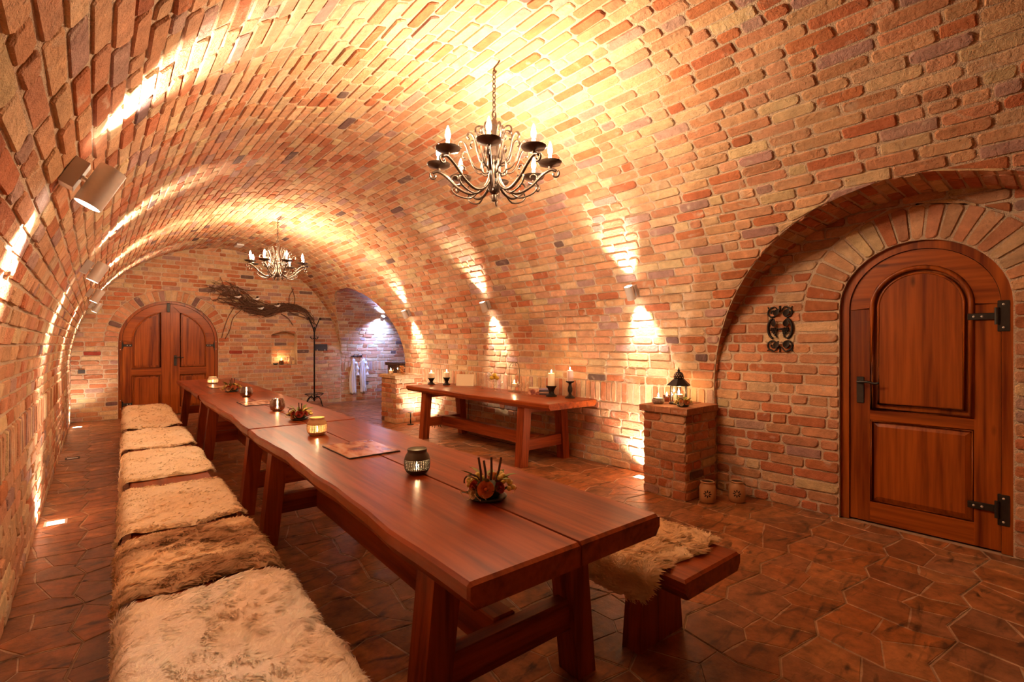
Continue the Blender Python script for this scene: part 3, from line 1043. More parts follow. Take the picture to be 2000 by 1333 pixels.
def on_line(x0, d):
    """point d metres along the slightly skewed table line starting at x0, y = 1.0"""
    return (x0 + math.sin(-TROT) * d, 1.0 + math.cos(TROT) * d)
TH = 0.73
TW = 0.83
tl = [('long live-edge plank table under the red rose arrangement, ending nearest the single door', 0.0, 2.88),
      ('long plank table in the middle of the row of three', 2.90, 3.02),
      ('long plank table ending before the arched double door', 5.94, 2.95)]
for k, (lb, d, L) in enumerate(tl):
    x, y = on_line(1.145, d)
    table(lb, x, y, L, TW, TH, TROT, 30 + 7 * k, group='row of long plank dining tables')
st_ = table('plank serving table standing along the lamp-lit brick wall', 3.875, 3.50, 3.0, 0.78, 0.73, 0.0, 91, inset=0.46, splay=0.05, T=0.075, name='serving_table', low=0.17)

def bench(label, x, y, L, W, H, rz, seed, inset=0.30, T=0.085):
    t = empty('bench', (x, y, 0), rz)
    tag(t, label, 'bench', 'plank benches beside the dining tables')
    plank(-W / 2, W / 2, L, H - T, H, 0.4, 0.4, seed, M['table_y'], t, 'seat')
    for ye in (inset, L - inset):
        w0, w1 = W / 2 - 0.05, W / 2 - 0.09
        q = lambda w, z: [(-w, ye - 0.045, z), (w, ye - 0.045, z), (w, ye + 0.045, z), (-w, ye + 0.045, z)]
        MB().hexa(q(w0, 0), q(w1, H - T)).build('leg', M['table_z'], t)
    MB().box(-0.035, 0.035, inset + 0.0455, L - inset - 0.0455, 0.20, 0.33, 0.005).build('stretcher', M['table_y'], t)
    return t
BH = 0.43
bl = [('bench along the left wall under the big white sheepskin and the tan sheepskin', 0.315 - 0.03, 1.10 - 1.0, 2.7),
      ('bench along the left wall under the middle cream sheepskins', 0.285, 2.85, 2.9),
      ('bench along the left wall reaching toward the double door', 0.285, 5.80, 2.45)]
for k, (lb, x0, d, L) in enumerate(bl):
    x, y = on_line(x0, d)
    bench(lb, x, y, L, 0.46, BH, TROT, 60 + k)
x, y = on_line(1.945, -0.03)
bench('bench on the far side of the tables carrying one shaggy fleece, its bare end showing', x, y, 2.88, 0.44, BH, TROT, 70)

# ------------------------------------------------------------------ sheepskins
def fleece_mat():
    m, nt, b = new_mat('fleece')
    at = N(nt, 'ShaderNodeAttribute', attribute_name='Col')
    d = N(nt, 'ShaderNodeBsdfDiffuse'); t = N(nt, 'ShaderNodeBsdfTranslucent'); mx = N(nt, 'ShaderNodeMixShader')
    mx.inputs[0].default_value = 0.4
    nt.links.new(at.outputs['Color'], d.inputs[0]); nt.links.new(at.outputs['Color'], t.inputs[0])
    nt.links.new(d.outputs[0], mx.inputs[1]); nt.links.new(t.outputs[0], mx.inputs[2])
    nt.links.new(mx.outputs[0], nt.nodes['Material Output'].inputs[0])
    return m
M['fleece'] = fleece_mat()
M['fleece_hide'] = attr_mat('fleece_pile', 0.95, 0.90, 1.06, 22, 0.55, 95, 0.010, spec=0.02)
M['hide'] = plain('hide', (0.62, 0.48, 0.34), 0.9)
def sheepskin(label, x, y, L, W, rz, seed, col, col2=None, hair=0.030, n=9000, drop=(0.10, 0.04), wid=0.0042, bench_w=0.46, lift=0.0, shag=0.5, group='sheepskins on the benches', drapeend=0.0):
    """skin thrown over a bench: local x across, y along; droops over the long edges"""
    rs = np.random.RandomState(seed)
    t = empty('sheepskin', (x, y, BH + lift), rz)
    tag(t, label, 'sheepskin', group)
    ph = rs.uniform(0, 6.28, 24); fr = rs.uniform(0.6, 1.4, 24)
    def nz(u, v, k, f):
        return (np.sin(u * f * fr[k] + ph[k] + 1.3 * np.sin(v * f * 0.7 + ph[k + 1])) + np.sin(v * f * 1.17 * fr[k + 1] + ph[k + 2] + 1.1 * np.sin(u * f * 0.8 + ph[k + 3]))) * 0.5
    hwb = bench_w / 2
    def surf(p, q):
        """p in [-1,1] across, q in [-1,1] along -> points, normals by differences"""
        edge = 1 + 0.05 * nz(q * 3, p * 2, 0, 1.7)
        edl = 1 + 0.05 * nz(p * 3, q * 2, 4, 1.9)
        right = hwb + drop[1]; left = hwb + drop[0]
        s = np.where(p >= 0, p * right, p * left) * edge
        yv = q * L / 2 * edl
        a = np.abs(s); sg = np.sign(s)
        r = 0.035
        flat = hwb - r * 0.3
        over = np.clip(a - flat, 0, None)
        ang = np.clip(over / r, 0, PI / 2)
        xx = np.minimum(a, flat) + r * np.sin(ang)
        down = r * (1 - np.cos(ang)) + np.clip(over - r * PI / 2, 0, None)
        puff = 0.010 + 0.007 * nz(p * 4, q * 4, 8, 1.6) + 0.004 * nz(p * 9, q * 9, 12, 1.5) + 0.0035 * nz(p * 26, q * 26 * L / 0.6, 9, 1.0)
        taper = np.clip((1 - np.abs(q)) / 0.06, 0, 1) * np.clip((1 - np.abs(p)) / 0.05, 0, 1)
        puff = 0.003 + puff * np.sqrt(taper)
        nxv = np.sin(ang) * sg; nzv = np.cos(ang)
        X = xx * sg + nxv * puff; Z = -down + nzv * puff
        if drapeend > 0:
            e = np.clip(-q - (1 - drapeend), 0, None)
        return np.stack([X, yv, Z], -1), np.stack([nxv, np.zeros_like(nxv), nzv], -1)
    G = 60
    pp, qq = np.meshgrid(np.linspace(-1, 1, G), np.linspace(-1, 1, G), indexing='ij')
    # rounded outline
    sq = np.sqrt(1 - 0.30 * qq ** 2 * pp ** 2 * 1.0)
    P, Nn = surf(pp * (1 - 0.12 * qq ** 4), qq * (1 - 0.10 * pp ** 4))
    P = P + Nn * (0.0095 * np.clip((1 - np.maximum(np.abs(pp), np.abs(qq))) / 0.08, 0, 1))[..., None]
    V = P.reshape(-1, 3)
    under = V.copy(); under[:, 2] -= 0.0
    F = [(i * G + j, (i + 1) * G + j, (i + 1) * G + j + 1, i * G + j + 1) for i in range(G - 1) for j in range(G - 1)]
    mk = np.clip(0.5 + 0.9 * nz(pp * 5, qq * 5, 14, 1.0), 0, 1).reshape(-1, 1)
    hm = np.array(col) * (1 - mk) + np.array(col2 if col2 is not None else col) * mk
    raw_mesh('hide', V, F, M['fleece_hide'], t, (0, 0, 0), True, hm)
    # wool: tapering ribbons
    u = rs.uniform(-1, 1, n); v = rs.uniform(-1, 1, n)
    u2 = u * (1 - 0.12 * v ** 4); v2 = v * (1 - 0.10 * u ** 4)
    base, nor = surf(u2, v2)
    fa = 1.9 * nz(u * 6, v * 7, 16, 1.2) + 1.6 * nz(u * 16, v * 18, 18, 1.0) * shag
    flow = np.stack([np.cos(fa), np.sin(fa), np.zeros(n)], -1)
    flow[:, 1] -= 0.5
    flow -= nor * (flow * nor).sum(-1, keepdims=True)
    flow /= np.linalg.norm(flow, axis=-1, keepdims=True) + 1e-6
    edgek = np.maximum(np.abs(u), np.abs(v))
    outw = np.stack([np.sign(u) * (np.abs(u) > 0.93), np.sign(v) * (np.abs(v) > 0.93), np.zeros(n)], -1)
    ln = hair * rs.uniform(0.65, 1.25, n)[:, None]
    clump = (0.55 + 0.45 * nz(u * 22, v * 26, 20, 1.0))[:, None]
    d1_ = nor * (0.22 + 0.22 * clump) + flow * 0.9 + outw * 0.4 + rs.normal(0, 0.16, (n, 3))
    d1_ /= np.linalg.norm(d1_, axis=-1, keepdims=True)
    d2_ = nor * (0.02 + 0.16 * clump) + flow * 1.0 + outw * 0.5 + rs.normal(0, 0.22, (n, 3))
    d2_ /= np.linalg.norm(d2_, axis=-1, keepdims=True)
    p0 = base + nor * (0.0005 + 0.004 * rs.rand(n, 1)); p1 = p0 + d1_ * ln * 0.5; p2 = p1 + d2_ * ln * 0.55
    side = np.cross(d1_, nor + rs.normal(0, 0.2, (n, 3))); side /= np.linalg.norm(side, axis=-1, keepdims=True) + 1e-6
    nn = nor + 0.12 * d1_ + rs.normal(0, 0.13, (n, 3))
    nn /= np.linalg.norm(nn, axis=-1, keepdims=True)
    side *= np.where((np.cross(side, d1_ + d2_) * nn).sum(-1, keepdims=True) < 0, -1.0, 1.0)
    w = wid * rs.uniform(0.7, 1.3, n)[:, None]
    VV = np.stack([p0 - side * w, p0 + side * w, p1 - side * w * 0.9, p1 + side * w * 0.9, p2], 1).reshape(-1, 3)
    FF = []
    for i in range(n):
        k = 5 * i
        FF += [(k, k + 1, k + 3, k + 2), (k + 2, k + 3, k + 4)]
    c1 = np.array(col); c2 = np.array(col2 if col2 is not None else [c * 0.86 for c in col])
    mixk = np.clip(0.5 + 0.9 * nz(u * 5, v * 5, 14, 1.0), 0, 1)[:, None]
    cc = c1 * (1 - mixk) + c2 * mixk
    cc = np.clip(cc * rs.uniform(0.98, 1.10, n)[:, None], 0, 0.98)
    cols = np.repeat(cc, 5, axis=0)
    o = raw_mesh('fleece', VV, FF, M['fleece'], t, (0, 0, 0), True, cols)
    o.data.normals_split_custom_set_from_vertices(np.repeat(nn, 5, axis=0).tolist())
    o['kind'] = 'stuff'
    return t
CREAM = (0.93, 0.80, 0.60)
def skin_at(ymid, dx=0.0):
    return 0.285 + dx + math.tan(-TROT) * (ymid - 1.0)
sk = [('big white woolly sheepskin, thickest of those along the left wall', 1.63, 1.02, (0.96, 0.90, 0.82), (0.93, 0.83, 0.70), 0.026, 42000, (0.10, 0.06), 0.0032),
      ('tan and brown patched sheepskin next to the big white one', 2.50, 0.66, (0.88, 0.70, 0.47), (0.48, 0.30, 0.17), 0.030, 22000, (0.10, 0.07), 0.0036),
      ('cream sheepskin lying just past the tan patched one', 3.36, 0.92, CREAM, (0.90, 0.74, 0.52), 0.024, 12000, (0.10, 0.05), 0.005),
      ('cream sheepskin whose side flap hangs lowest off the bench', 4.60, 1.10, (0.94, 0.82, 0.62), (0.91, 0.76, 0.54), 0.024, 9000, (0.17, 0.05), 0.006),
      ('smooth cream sheepskin second from the double door', 5.82, 1.15, CREAM, (0.89, 0.73, 0.51), 0.022, 7000, (0.11, 0.04), 0.008),
      ('long cream sheepskin closest to the double door', 7.75, 2.5, (0.92, 0.79, 0.59), (0.87, 0.71, 0.50), 0.022, 9000, (0.07, 0.04), 0.011)]
for k, (lb, ym, L, c1, c2, hl, nn_, dr, wd) in enumerate(sk):
    sheepskin(lb, skin_at(ym), ym, L, 0.46, TROT, 200 + k, c1, c2, hl, nn_, dr, wd)
sheepskin('shaggy cream fleece hanging over the bench on the far side of the tables', 1.945 + 0.01, 1.36, 0.56, 0.44, TROT, 230, (0.94, 0.80, 0.58), (0.88, 0.70, 0.46), 0.040, 14000, (0.16, 0.05), 0.0038, bench_w=0.44, shag=0.9)

# ------------------------------------------------------------------ chandeliers
def spiral(cx, cz, r0, turns, a0, n=14, sgn=1):
    return [(cx + r0 * (1 - 0.75 * i / n) * math.cos(a0 + sgn * turns * 2 * PI * i / n), cz + r0 * (1 - 0.75 * i / n) * math.sin(a0 + sgn * turns * 2 * PI * i / n)) for i in range(n + 1)]
def chandelier(label, x, y, ztop):
    ch = empty('chandelier', (x, y, ztop), random.uniform(0, 0.3))
    tag(ch, label, 'chandelier', 'wrought iron chandeliers under the vault')
    Z = lambda z: z - 3.265           # local heights from room heights
    # ceiling hook and chain
    MB().tube(spline([(0.05, 0, Z(3.262)), (0.03, 0, Z(3.23)), (0.0, 0, Z(3.19)), (0.012, 0, Z(3.165)), (0.02, 0, Z(3.18))], 12), 0.006, 6).build('ceiling_hook', M['bronze'], ch, True)
    cz = 3.18; k = 0
    while cz > 2.90:
        pts = []
        for i in range(12):
            a = 2 * PI * i / 12
            u, w = 0.011 * math.cos(a), 0.021 * math.sin(a)
            pts.append((u if k % 2 else 0, 0 if k % 2 else u, Z(cz - 0.016) + w))
        MB().tube(pts, 0.0036, 5, closed=True).build('chain_link', M['bronze'], ch, True)
        cz -= 0.031; k += 1
    MB().tube([(0.016 * math.cos(a), 0, Z(2.875) + 0.028 * math.sin(a)) for a in np.linspace(0, 2 * PI, 16)[:-1]], 0.005, 6, closed=True).build('top_ring', M['bronze'], ch, True)
    MB().lathe([(0.002, Z(2.30)), (0.016, Z(2.305)), (0.016, Z(2.345)), (0.012, Z(2.35)), (0.030, Z(2.362)), (0.043, Z(2.39)), (0.043, Z(2.405)), (0.026, Z(2.42)), (0.020, Z(2.44)),
                (0.020, Z(2.80)), (0.028, Z(2.805)), (0.020, Z(2.84)), (0.004, Z(2.86))], 16).build('stem', M['bronze'], ch, True, auto=40)
    for q in range(8):
        a = 2 * PI * q / 8
        ca, sa = math.cos(a), math.sin(a)
        R3 = lambda r, z: (r * ca, r * sa, Z(z))
        main = [(0.022, 2.60), (0.030, 2.47), (0.075, 2.385), (0.155, 2.355), (0.24, 2.395), (0.315, 2.468), (0.375, 2.508), (0.415, 2.497)]
        end = spiral(0.405, 2.478, 0.030, 0.75, 0.9, 10, -1)
        m = MB()
        m.tube([R3(p.x, p.y) for p in spline([(r, z, 0) for r, z in main], 28)] , 0.0105, 6)
        m.tube([R3(*p) for p in end], 0.007, 6)
        # small counter scroll under the arm
        m.tube([R3(*p) for p in spiral(0.255, 2.455, 0.045, 0.9, -2.2, 14, 1)], 0.006, 5)
        m.tube([R3(p.x, p.y) for p in spline([(0.10, 2.372, 0), (0.16, 2.325, 0), (0.245, 2.345, 0), (0.285, 2.385, 0), (0.27, 2.415, 0), (0.245, 2.40, 0)], 18)], 0.006, 5)
        arm = m.build('arm', M['bronze'], ch, True)
        c = R3(0.372, 2.0)
        pan = MB().lathe([(0.008, Z(2.508)), (0.012, Z(2.528)), (0.072, Z(2.545)), (0.080, Z(2.557)), (0.076, Z(2.557)), (0.060, Z(2.549)), (0.004, Z(2.541))], 16, (c[0], c[1], 0)).build('drip_pan', M['bronze'], arm, True, auto=50)
        MB().lathe([(0.0125, Z(2.545)), (0.0125, Z(2.600)), (0.010, Z(2.603))], 10, (c[0], c[1], 0)).build('candle_sleeve', M['wax'], arm, True, auto=50)
        MB().lathe([(0.006, Z(2.602)), (0.015, Z(2.622)), (0.017, Z(2.640)), (0.011, Z(2.668)), (0.002, Z(2.695))], 10, (c[0], c[1], 0)).build('bulb', M['bulb'], arm, True)
        point_light('bulb_light', (c[0], c[1], Z(2.645)), W_BULB, WARM, 0.012, ch)
        # inner scrolls that rise round the stem
        a2 = a + PI / 8
        c2, s2 = math.cos(a2), math.sin(a2)
        R4 = lambda r, z: (r * c2, r * s2, Z(z))
        m = MB()
        m.tube([R4(p.x, p.y) for p in spline([(0.022, 2.52, 0), (0.045, 2.485, 0), (0.085, 2.50, 0), (0.075, 2.60, 0), (0.055, 2.70, 0), (0.085, 2.785, 0), (0.125, 2.775, 0), (0.125, 2.735, 0), (0.105, 2.735, 0)], 36)], 0.0065, 5)
        m.tube([R4(p.x, p.y) for p in spline([(0.085, 2.50, 0), (0.13, 2.515, 0), (0.165, 2.57, 0), (0.20, 2.66, 0), (0.235, 2.67, 0), (0.24, 2.635, 0), (0.22, 2.63, 0)], 26)], 0.006, 5)
        m.tube([R4(p.x, p.y) for p in spline([(0.024, 2.56, 0), (0.06, 2.55, 0), (0.11, 2.60, 0), (0.135, 2.70, 0), (0.165, 2.735, 0), (0.185, 2.71, 0), (0.17, 2.69, 0)], 26)], 0.0075, 5)
        m.build('scroll', M['bronze'], ch, True)
    return ch
chandelier('wrought iron chandelier with eight candle bulbs hanging above the tables near the single door', VX + 0.015, 2.52, VZ + VR - 0.004)
chandelier('wrought iron chandelier with candle bulbs hanging before the double door and garland', VX + 0.06, 7.75, VZ + VR - 0.004)

# ------------------------------------------------------------------ wall cylinder lamps
def wall_lamp(label, y, side, z=1.99, off=0.110, L=0.165, D=0.088, warm=True, group='cylinder wall lamps', up=1.0, dn=1.0):
    """side -1: left wall, +1: right wall"""
    t = math.asin((z - VZ) / VR)
    nx, nz_ = -side * math.cos(t), -math.sin(t)          # into the room
    tx, tz = -side * math.sin(t), math.cos(t)            # up along the vault
    px = VX + side * VR * math.cos(t)
    e = empty('wall_lamp', (px, y, z), 0)
    tag(e, label, 'lamp', group)
    # local frame: columns tangent-up, along y, normal
    Mx = Matrix(((tx, 0, nx), (0, 1, 0), (tz, 0, nz_)))
    W = lambda u, v, w: tuple(Mx @ Vector((u, v, w)))
    def tr(m): m.V = [W(*v) for v in m.V]; return m
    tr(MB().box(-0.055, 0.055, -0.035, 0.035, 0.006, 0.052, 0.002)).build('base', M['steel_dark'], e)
    tr(MB().lathe([(0.010, 0.05), (0.010, off - D / 2 + 0.004)], 10)).build('arm', M['steel'], e, True, auto=50)
    body = MB().lathe([(D / 2 - 0.006, L / 2 - 0.02), (D / 2 - 0.004, L / 2), (D / 2, L / 2), (D / 2, -L / 2), (D / 2 - 0.004, -L / 2), (D / 2 - 0.006, -L / 2 + 0.02)], 28, cap=False)
    body.V = [(v[2], v[1], v[0] + off) for v in body.V]
    tr(body).build('shade', M['steel'], e, True, auto=40)
    for s in (-1, 1):
        ln = MB().lathe([(0.0005, 0), (D / 2 - 0.006, 0)], 24, cap=False)
        ln.V = [(s * (L / 2 - 0.006), v[1], v[0] + off) for v in ln.V]
        tr(ln).build('lens', M['lens' if warm else 'lens_cool'], e)
        k = up if s > 0 else dn
        d = Mx @ Vector((s, 0, -0.16))
        spot_light('lamp_beam', W(s * (L / 2 + 0.004), 0, off), d, W_SPOT * k, SPOTC if warm else COOL, 0.03, 66, 0.8, e)
    return e
for k, (y, lb) in enumerate([(2.40, 'silver cylinder lamp on the left vault beside the chandelier nearest the single door'),
                             (5.25, 'silver cylinder lamp second along the left vault'),
                             (7.85, 'silver cylinder lamp third along the left vault'),
                             (10.35, 'silver cylinder lamp on the left vault nearest the double door')]):
    wall_lamp(lb, y, -1, up=1.35, dn=1.35)
for k, (y, lb) in enumerate([(2.88, 'small cylinder lamp on the right vault above the brick pillar with the lantern'),
                             (5.27, 'small cylinder lamp on the right vault above the serving table'),
                             (7.50, 'small cylinder lamp on the right vault beside the passage opening')]):
    wall_lamp(lb, y, 1, z=1.90, L=0.14, D=0.085, off=0.105)
# cool lamp in the passage (on its far wall, which is upright there)
pl = empty('passage_lamp', (5.12, YE - 0.20, 2.02), 0)
tag(pl, 'cylinder lamp glaring cool white on the passage wall above the robe', 'lamp')
_t = math.asin((2.02 - VZ) / PRAD)
pl.location = (5.12, PY_ + PRAD * math.cos(_t), 2.02)
_n = Vector((0, -math.cos(_t), -math.sin(_t))); _u = Vector((0, -math.sin(_t), math.cos(_t)))
_F = lambda u, v, w: tuple(_u * u + Vector((v, 0, 0)) + _n * w)
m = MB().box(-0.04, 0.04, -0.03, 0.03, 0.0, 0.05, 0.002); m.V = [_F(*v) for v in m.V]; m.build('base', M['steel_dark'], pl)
m = MB().lathe([(0.04, 0.06), (0.044, 0.065), (0.044, -0.065), (0.04, -0.06)], 20, cap=False); m.V = [_F(v[2], v[1], v[0] + 0.09) for v in m.V]; m.build('shade', M['steel'], pl, True, auto=40)
for s in (-1, 1):
    m = MB().lathe([(0.0005, 0), (0.04, 0)], 20, cap=False); m.V = [_F(s * 0.058, v[1], v[0] + 0.09) for v in m.V]; m.build('lens', M['lens_cool'], pl)
    spot_light('lamp_beam', _F(s * 0.07, 0, 0.09), _u * s - _n * 0.2, W_SPOT * 2.4, COOL, 0.03, 128, 1.0, pl)

pl_added = empty('passage_lamp', (5.6, PY_ - PRAD * math.cos(_t), 2.02), PI)  # lamp added out of view to send blue light onto the end wall
tag(pl_added, 'added cool cylinder lamp, out of view, spilling blue onto the end wall', 'lamp')
_n2 = Vector((0, -math.cos(_t), -math.sin(_t))); _u2 = Vector((0, -math.sin(_t), math.cos(_t)))
for chd in list(pl.children):
    c = chd.copy(); COL.objects.link(c); c.parent = pl_added
# ------------------------------------------------------------------ floor uplights
def uplight(label, x, y, lit=True, tilt=(0, 0), watt=1.0, size=0.13):
    e = empty('floor_uplight', (x, y, 0), 0)
    tag(e, label, 'floor light', 'recessed floor lights')
    h = size / 2
    m = MB()
    for a, b, c, d in ((-h, h, -h, -h + 0.016), (-h, h, h - 0.016, h), (-h, -h + 0.016, -h + 0.016, h - 0.016), (h - 0.016, h, -h + 0.016, h - 0.016)):
        m.box(a, b, c, d, -0.006, 0.004)
    m.build('frame', M['steel'] if lit else M['iron'], e)
    MB().box(-h + 0.016, h - 0.016, -h + 0.016, h - 0.016, -0.006, 0.001).build('glass', M['uplens'] if lit else M['steel_dark'], e)
    if lit:
        spot_light('uplight_beam', (0, 0, 0.02), (tilt[0], tilt[1], 1), W_FLOOR * watt, SPOTC, 0.035, 120, 0.6, e)
    return e
uplight('glowing floor light at the left wall foot between the benches and wall', -0.23, 5.0, True, (-0.35, 0))
uplight('unlit floor light in a dark frame by the left wall', -0.21, 7.70, False)
uplight('glowing floor light in the corner beside the double door', -0.23, 10.5, True, (-0.2, 0.3))
uplight('glowing floor light at the foot of the brick pillar carrying the lantern', 4.17, 2.86, True, (0.25, 0.0), 2.2)
uplight('glowing floor light behind the serving table by the passage pillar', 4.12, 7.05, True, (0.15, 0.25), 1.4)

# ------------------------------------------------------------------ brick pillars
def brick_pillar(label, x0, x1, y0, y1, h, red, capcol):
    e = empty('brick_pillar', ((x0 + x1) / 2, (y0 + y1) / 2, 0), 0)
    tag(e, label, 'pillar', 'brick pillars along the right wall')
    o = e.location
    X0, X1, Y0, Y1 = x0 - o.x, x1 - o.x, y0 - o.y, y1 - o.y
    MB().box(X0, X1, Y0, Y1, 0, h - 0.062).build('core', M['mortar'], e)
    st = []
    mo = MB()
    rows = even_rows(0, h - 0.062, 0.0825)
    lay(lambda a, b, n: (x0 - n, -a, b), rows, lambda b: (-y1 - 0.008, -y0 + 0.008), [], st, mo, lens=(0.22, 0.28), red=red, proud=0.009)
    lay(lambda a, b, n: (a, y0 - n, b), rows, lambda b: (x0 - 0.008, x1), [], st, mo, lens=(0.22, 0.28), red=red, proud=0.009)
    lay(lambda a, b, n: (-a, y1 + n, b), rows, lambda b: (-x1, -x0 + 0.008), [], st, mo, lens=(0.22, 0.28), red=red, proud=0.009)
    st = [(ar, V - np.array([o.x, o.y, 0]), c) for ar, V, c in st]
    finish_bricks(e, st)
    ov = 0.035
    ny = 3
    for i in range(ny):
        for j in range(2):
            ya = Y0 - ov + (Y1 - Y0 + 2 * ov) * i / ny; yb = Y0 - ov + (Y1 - Y0 + 2 * ov) * (i + 1) / ny
            xa = X0 - ov + (X1 - X0 + ov) * j / 2; xb = X0 - ov + (X1 - X0 + ov) * (j + 1) / 2
            m = MB().box(xa + 0.003, xb - 0.003, ya + 0.003, yb - 0.003, h - 0.060, h - random.uniform(0, 0.003), 0.005)
            raw_mesh('cap_brick', m.V, m.F, M['brick'], e, (0, 0, 0), False, np.array(capcol) * random.uniform(0.85, 1.1))
    MB().box(X0 - ov + 0.01, X1, Y0 - ov + 0.01, Y1 + ov - 0.01, h - 0.0615, h - 0.006).build('cap_mortar', M['mortar'], e)
    return e
PH = 0.80
brick_pillar('low red brick pillar carrying the lantern, between niche and serving table', 3.81, XR - 0.004, 2.16, 2.57, PH, 0.6, (0.46, 0.20, 0.10))
brick_pillar('low tan brick pillar at the passage opening', 3.83, XR - 0.004, 7.45, 7.98, 0.82, 0.1, (0.56, 0.36, 0.20))

# ------------------------------------------------------------------ candles and their holders
def candle(label, x, y, z, r, h, mat='wax', watt=1.0, group=None, lit=True, flame=1.0):
    e = empty('candle', (x, y, z), random.uniform(0, 3))
    tag(e, label, 'candle', group)
    MB().lathe([(r, 0), (r, h * 0.96), (r * 0.93, h), (r * 0.75, h), (r * 0.55, h - 0.008), (0.001, h - 0.010)], 18).build('body', M[mat], e, True, auto=45)
    MB().tube([(0, 0, h - 0.01), (0.001, 0, h + 0.006)], 0.0012, 5).build('wick', M['wick'], e)
    if lit:
        f = 0.9 * flame
        MB().lathe([(0.001, h + 0.004), (0.006 * f, h + 0.012), (0.0075 * f, h + 0.019), (0.005 * f, h + 0.030), (0.0008, h + 0.045 * f)], 10).build('flame', M['flame'], e, True)
        if watt > 0:
            point_light('flame_light', (0, 0, h + 0.022), W_CANDLE * watt, CANDC, 0.010, e)
    return e
def candlestick(label, x, y, z, prof, group=None, mat='iron', name='candlestick'):
    e = empty(name, (x, y, z), 0)
    tag(e, label, 'candle holder', group)
    k1, k2 = prof['split']
    P = prof['p']
    MB().lathe(P[:k1 + 1], 18).build('foot', M[mat], e, True, auto=40)
    MB().lathe(P[k1:k2 + 1], 18).build('stem', M[mat], e, True, auto=40)
    MB().lathe(P[k2:], 18).build('cup', M[mat], e, True, auto=40)
    return e
SQUAT = {'p': [(0.062, 0), (0.062, 0.012), (0.045, 0.020), (0.030, 0.032), (0.026, 0.050), (0.034, 0.066), (0.046, 0.088), (0.058, 0.100), (0.062, 0.108), (0.050, 0.110), (0.004, 0.106)], 'split': (3, 5)}
TALL = {'p': [(0.058, 0), (0.058, 0.010), (0.040, 0.020), (0.020, 0.035), (0.016, 0.055), (0.027, 0.085), (0.026, 0.115), (0.015, 0.150), (0.018, 0.168), (0.046, 0.182), (0.050, 0.192), (0.040, 0.194), (0.004, 0.190)], 'split': (3, 8)}
def scaled(p, s, sz=None):
    sz = sz or s
    return {'p': [(r * s, z * sz) for r, z in p['p']], 'split': p['split']}
ST = 0.73
gC = 'candlesticks on the serving table'
candlestick('squat dark candlestick at the passage end of the serving table', 3.88, 6.40, ST, scaled(SQUAT, 0.92), gC)
candle('round cream ball-like candle on the squat candlestick at the passage end', 3.88, 6.40, ST + 0.100, 0.050, 0.075, watt=0.8, group='candles on the serving table')
candlestick('second squat dark candlestick, beside the cream card', 4.00, 6.16, ST, scaled(SQUAT, 0.90, 1.05), gC)
candle('short cream candle on the squat candlestick beside the cream card', 4.00, 6.16, ST + 0.107, 0.042, 0.085, watt=0.6, group='candles on the serving table')
candlestick('wide squat dark candlestick beside the stack of booklets', 4.07, 4.02, ST, scaled(SQUAT, 1.05, 1.15), gC)
candle('thick ivory pillar candle beside the stack of booklets', 4.07, 4.02, ST + 0.122, 0.042, 0.150, watt=1.0, group='candles on the serving table')
candlestick('tall turned candlestick near the single door end of the serving table', 4.11, 3.76, ST, scaled(TALL, 1.0), gC)
candle('slim rose-grey candle with a pale top on the tall turned candlestick', 4.11, 3.76, ST + 0.190, 0.037, 0.125, 'wax_pink', watt=0.4, group='candles on the serving table')

# cream card propped up
e = empty('card', (4.12, 5.86, ST), math.radians(-52)); tag(e, 'cream paper card propped upright on the serving table', 'card')
M['paper'] = plain('cream_paper', (0.80, 0.70, 0.46), 0.7)
m = MB(); m.hexa([(-0.135, -0.002, 0), (0.135, -0.002, 0), (0.135, 0.002, 0), (-0.135, 0.002, 0)], [(-0.135, 0.036, 0.17), (0.135, 0.036, 0.17), (0.135, 0.040, 0.17), (-0.135, 0.040, 0.17)])
m.build('sheet', M['paper'], e)
m = MB(); m.hexa([(-0.06, 0.085, 0), (0.06, 0.085, 0), (0.06, 0.089, 0), (-0.06, 0.089, 0)], [(-0.06, 0.035, 0.14), (0.06, 0.035, 0.14), (0.06, 0.039, 0.14), (-0.06, 0.039, 0.14)])
m.build('prop', M['paper'], e)

# footed glass bowl with lemons
e = empty('glass_bowl', (4.10, 5.14, ST), 0); tag(e, 'footed clear glass bowl holding lemons and a white bloom', 'bowl')
MB().lathe([(0.055, 0), (0.050, 0.006), (0.010, 0.014), (0.008, 0.09), (0.02, 0.10)], 20).build('foot', M['glass'], e, True)
MB().lathe([(0.02, 0.10), (0.06, 0.112), (0.095, 0.150), (0.105, 0.195)], 24, cap=False).build('bowl', M['glass'], e, True)
for k, (a, b, c) in enumerate([(0.03, -0.035, 0.145), (-0.03, 0.03, 0.145), (0.045, 0.03, 0.150), (0.0, -0.01, 0.185)]):
    l = MB().lathe([(0.001, -0.042), (0.010, -0.036), (0.026, -0.016), (0.028, 0), (0.024, 0.018), (0.010, 0.034), (0.001, 0.042)], 10, (0, 0, 0), axis=(0.3 * (k - 1), 1, 0.2))
    tag(l.build('lemon', M['lemon'], None, True, loc=(4.10 + a * 0.8, 5.14 + b * 0.8, ST + c + 0.012)), 'yellow lemon in the footed glass bowl', 'fruit', 'lemons in the glass bowl')
m = MB()
for k in range(12):
    a = 2.4 * k
    m.ball((0.022 * math.cos(a) * (k / 12), 0.022 * math.sin(a) * (k / 12), 0.012 * math.cos(k)), 0.017, 7, 5)
tag(m.build('white_bloom', M['white'], None, True, loc=(4.06, 5.20, ST + 0.205)), 'white bloom among the lemons in the glass bowl', 'flower')

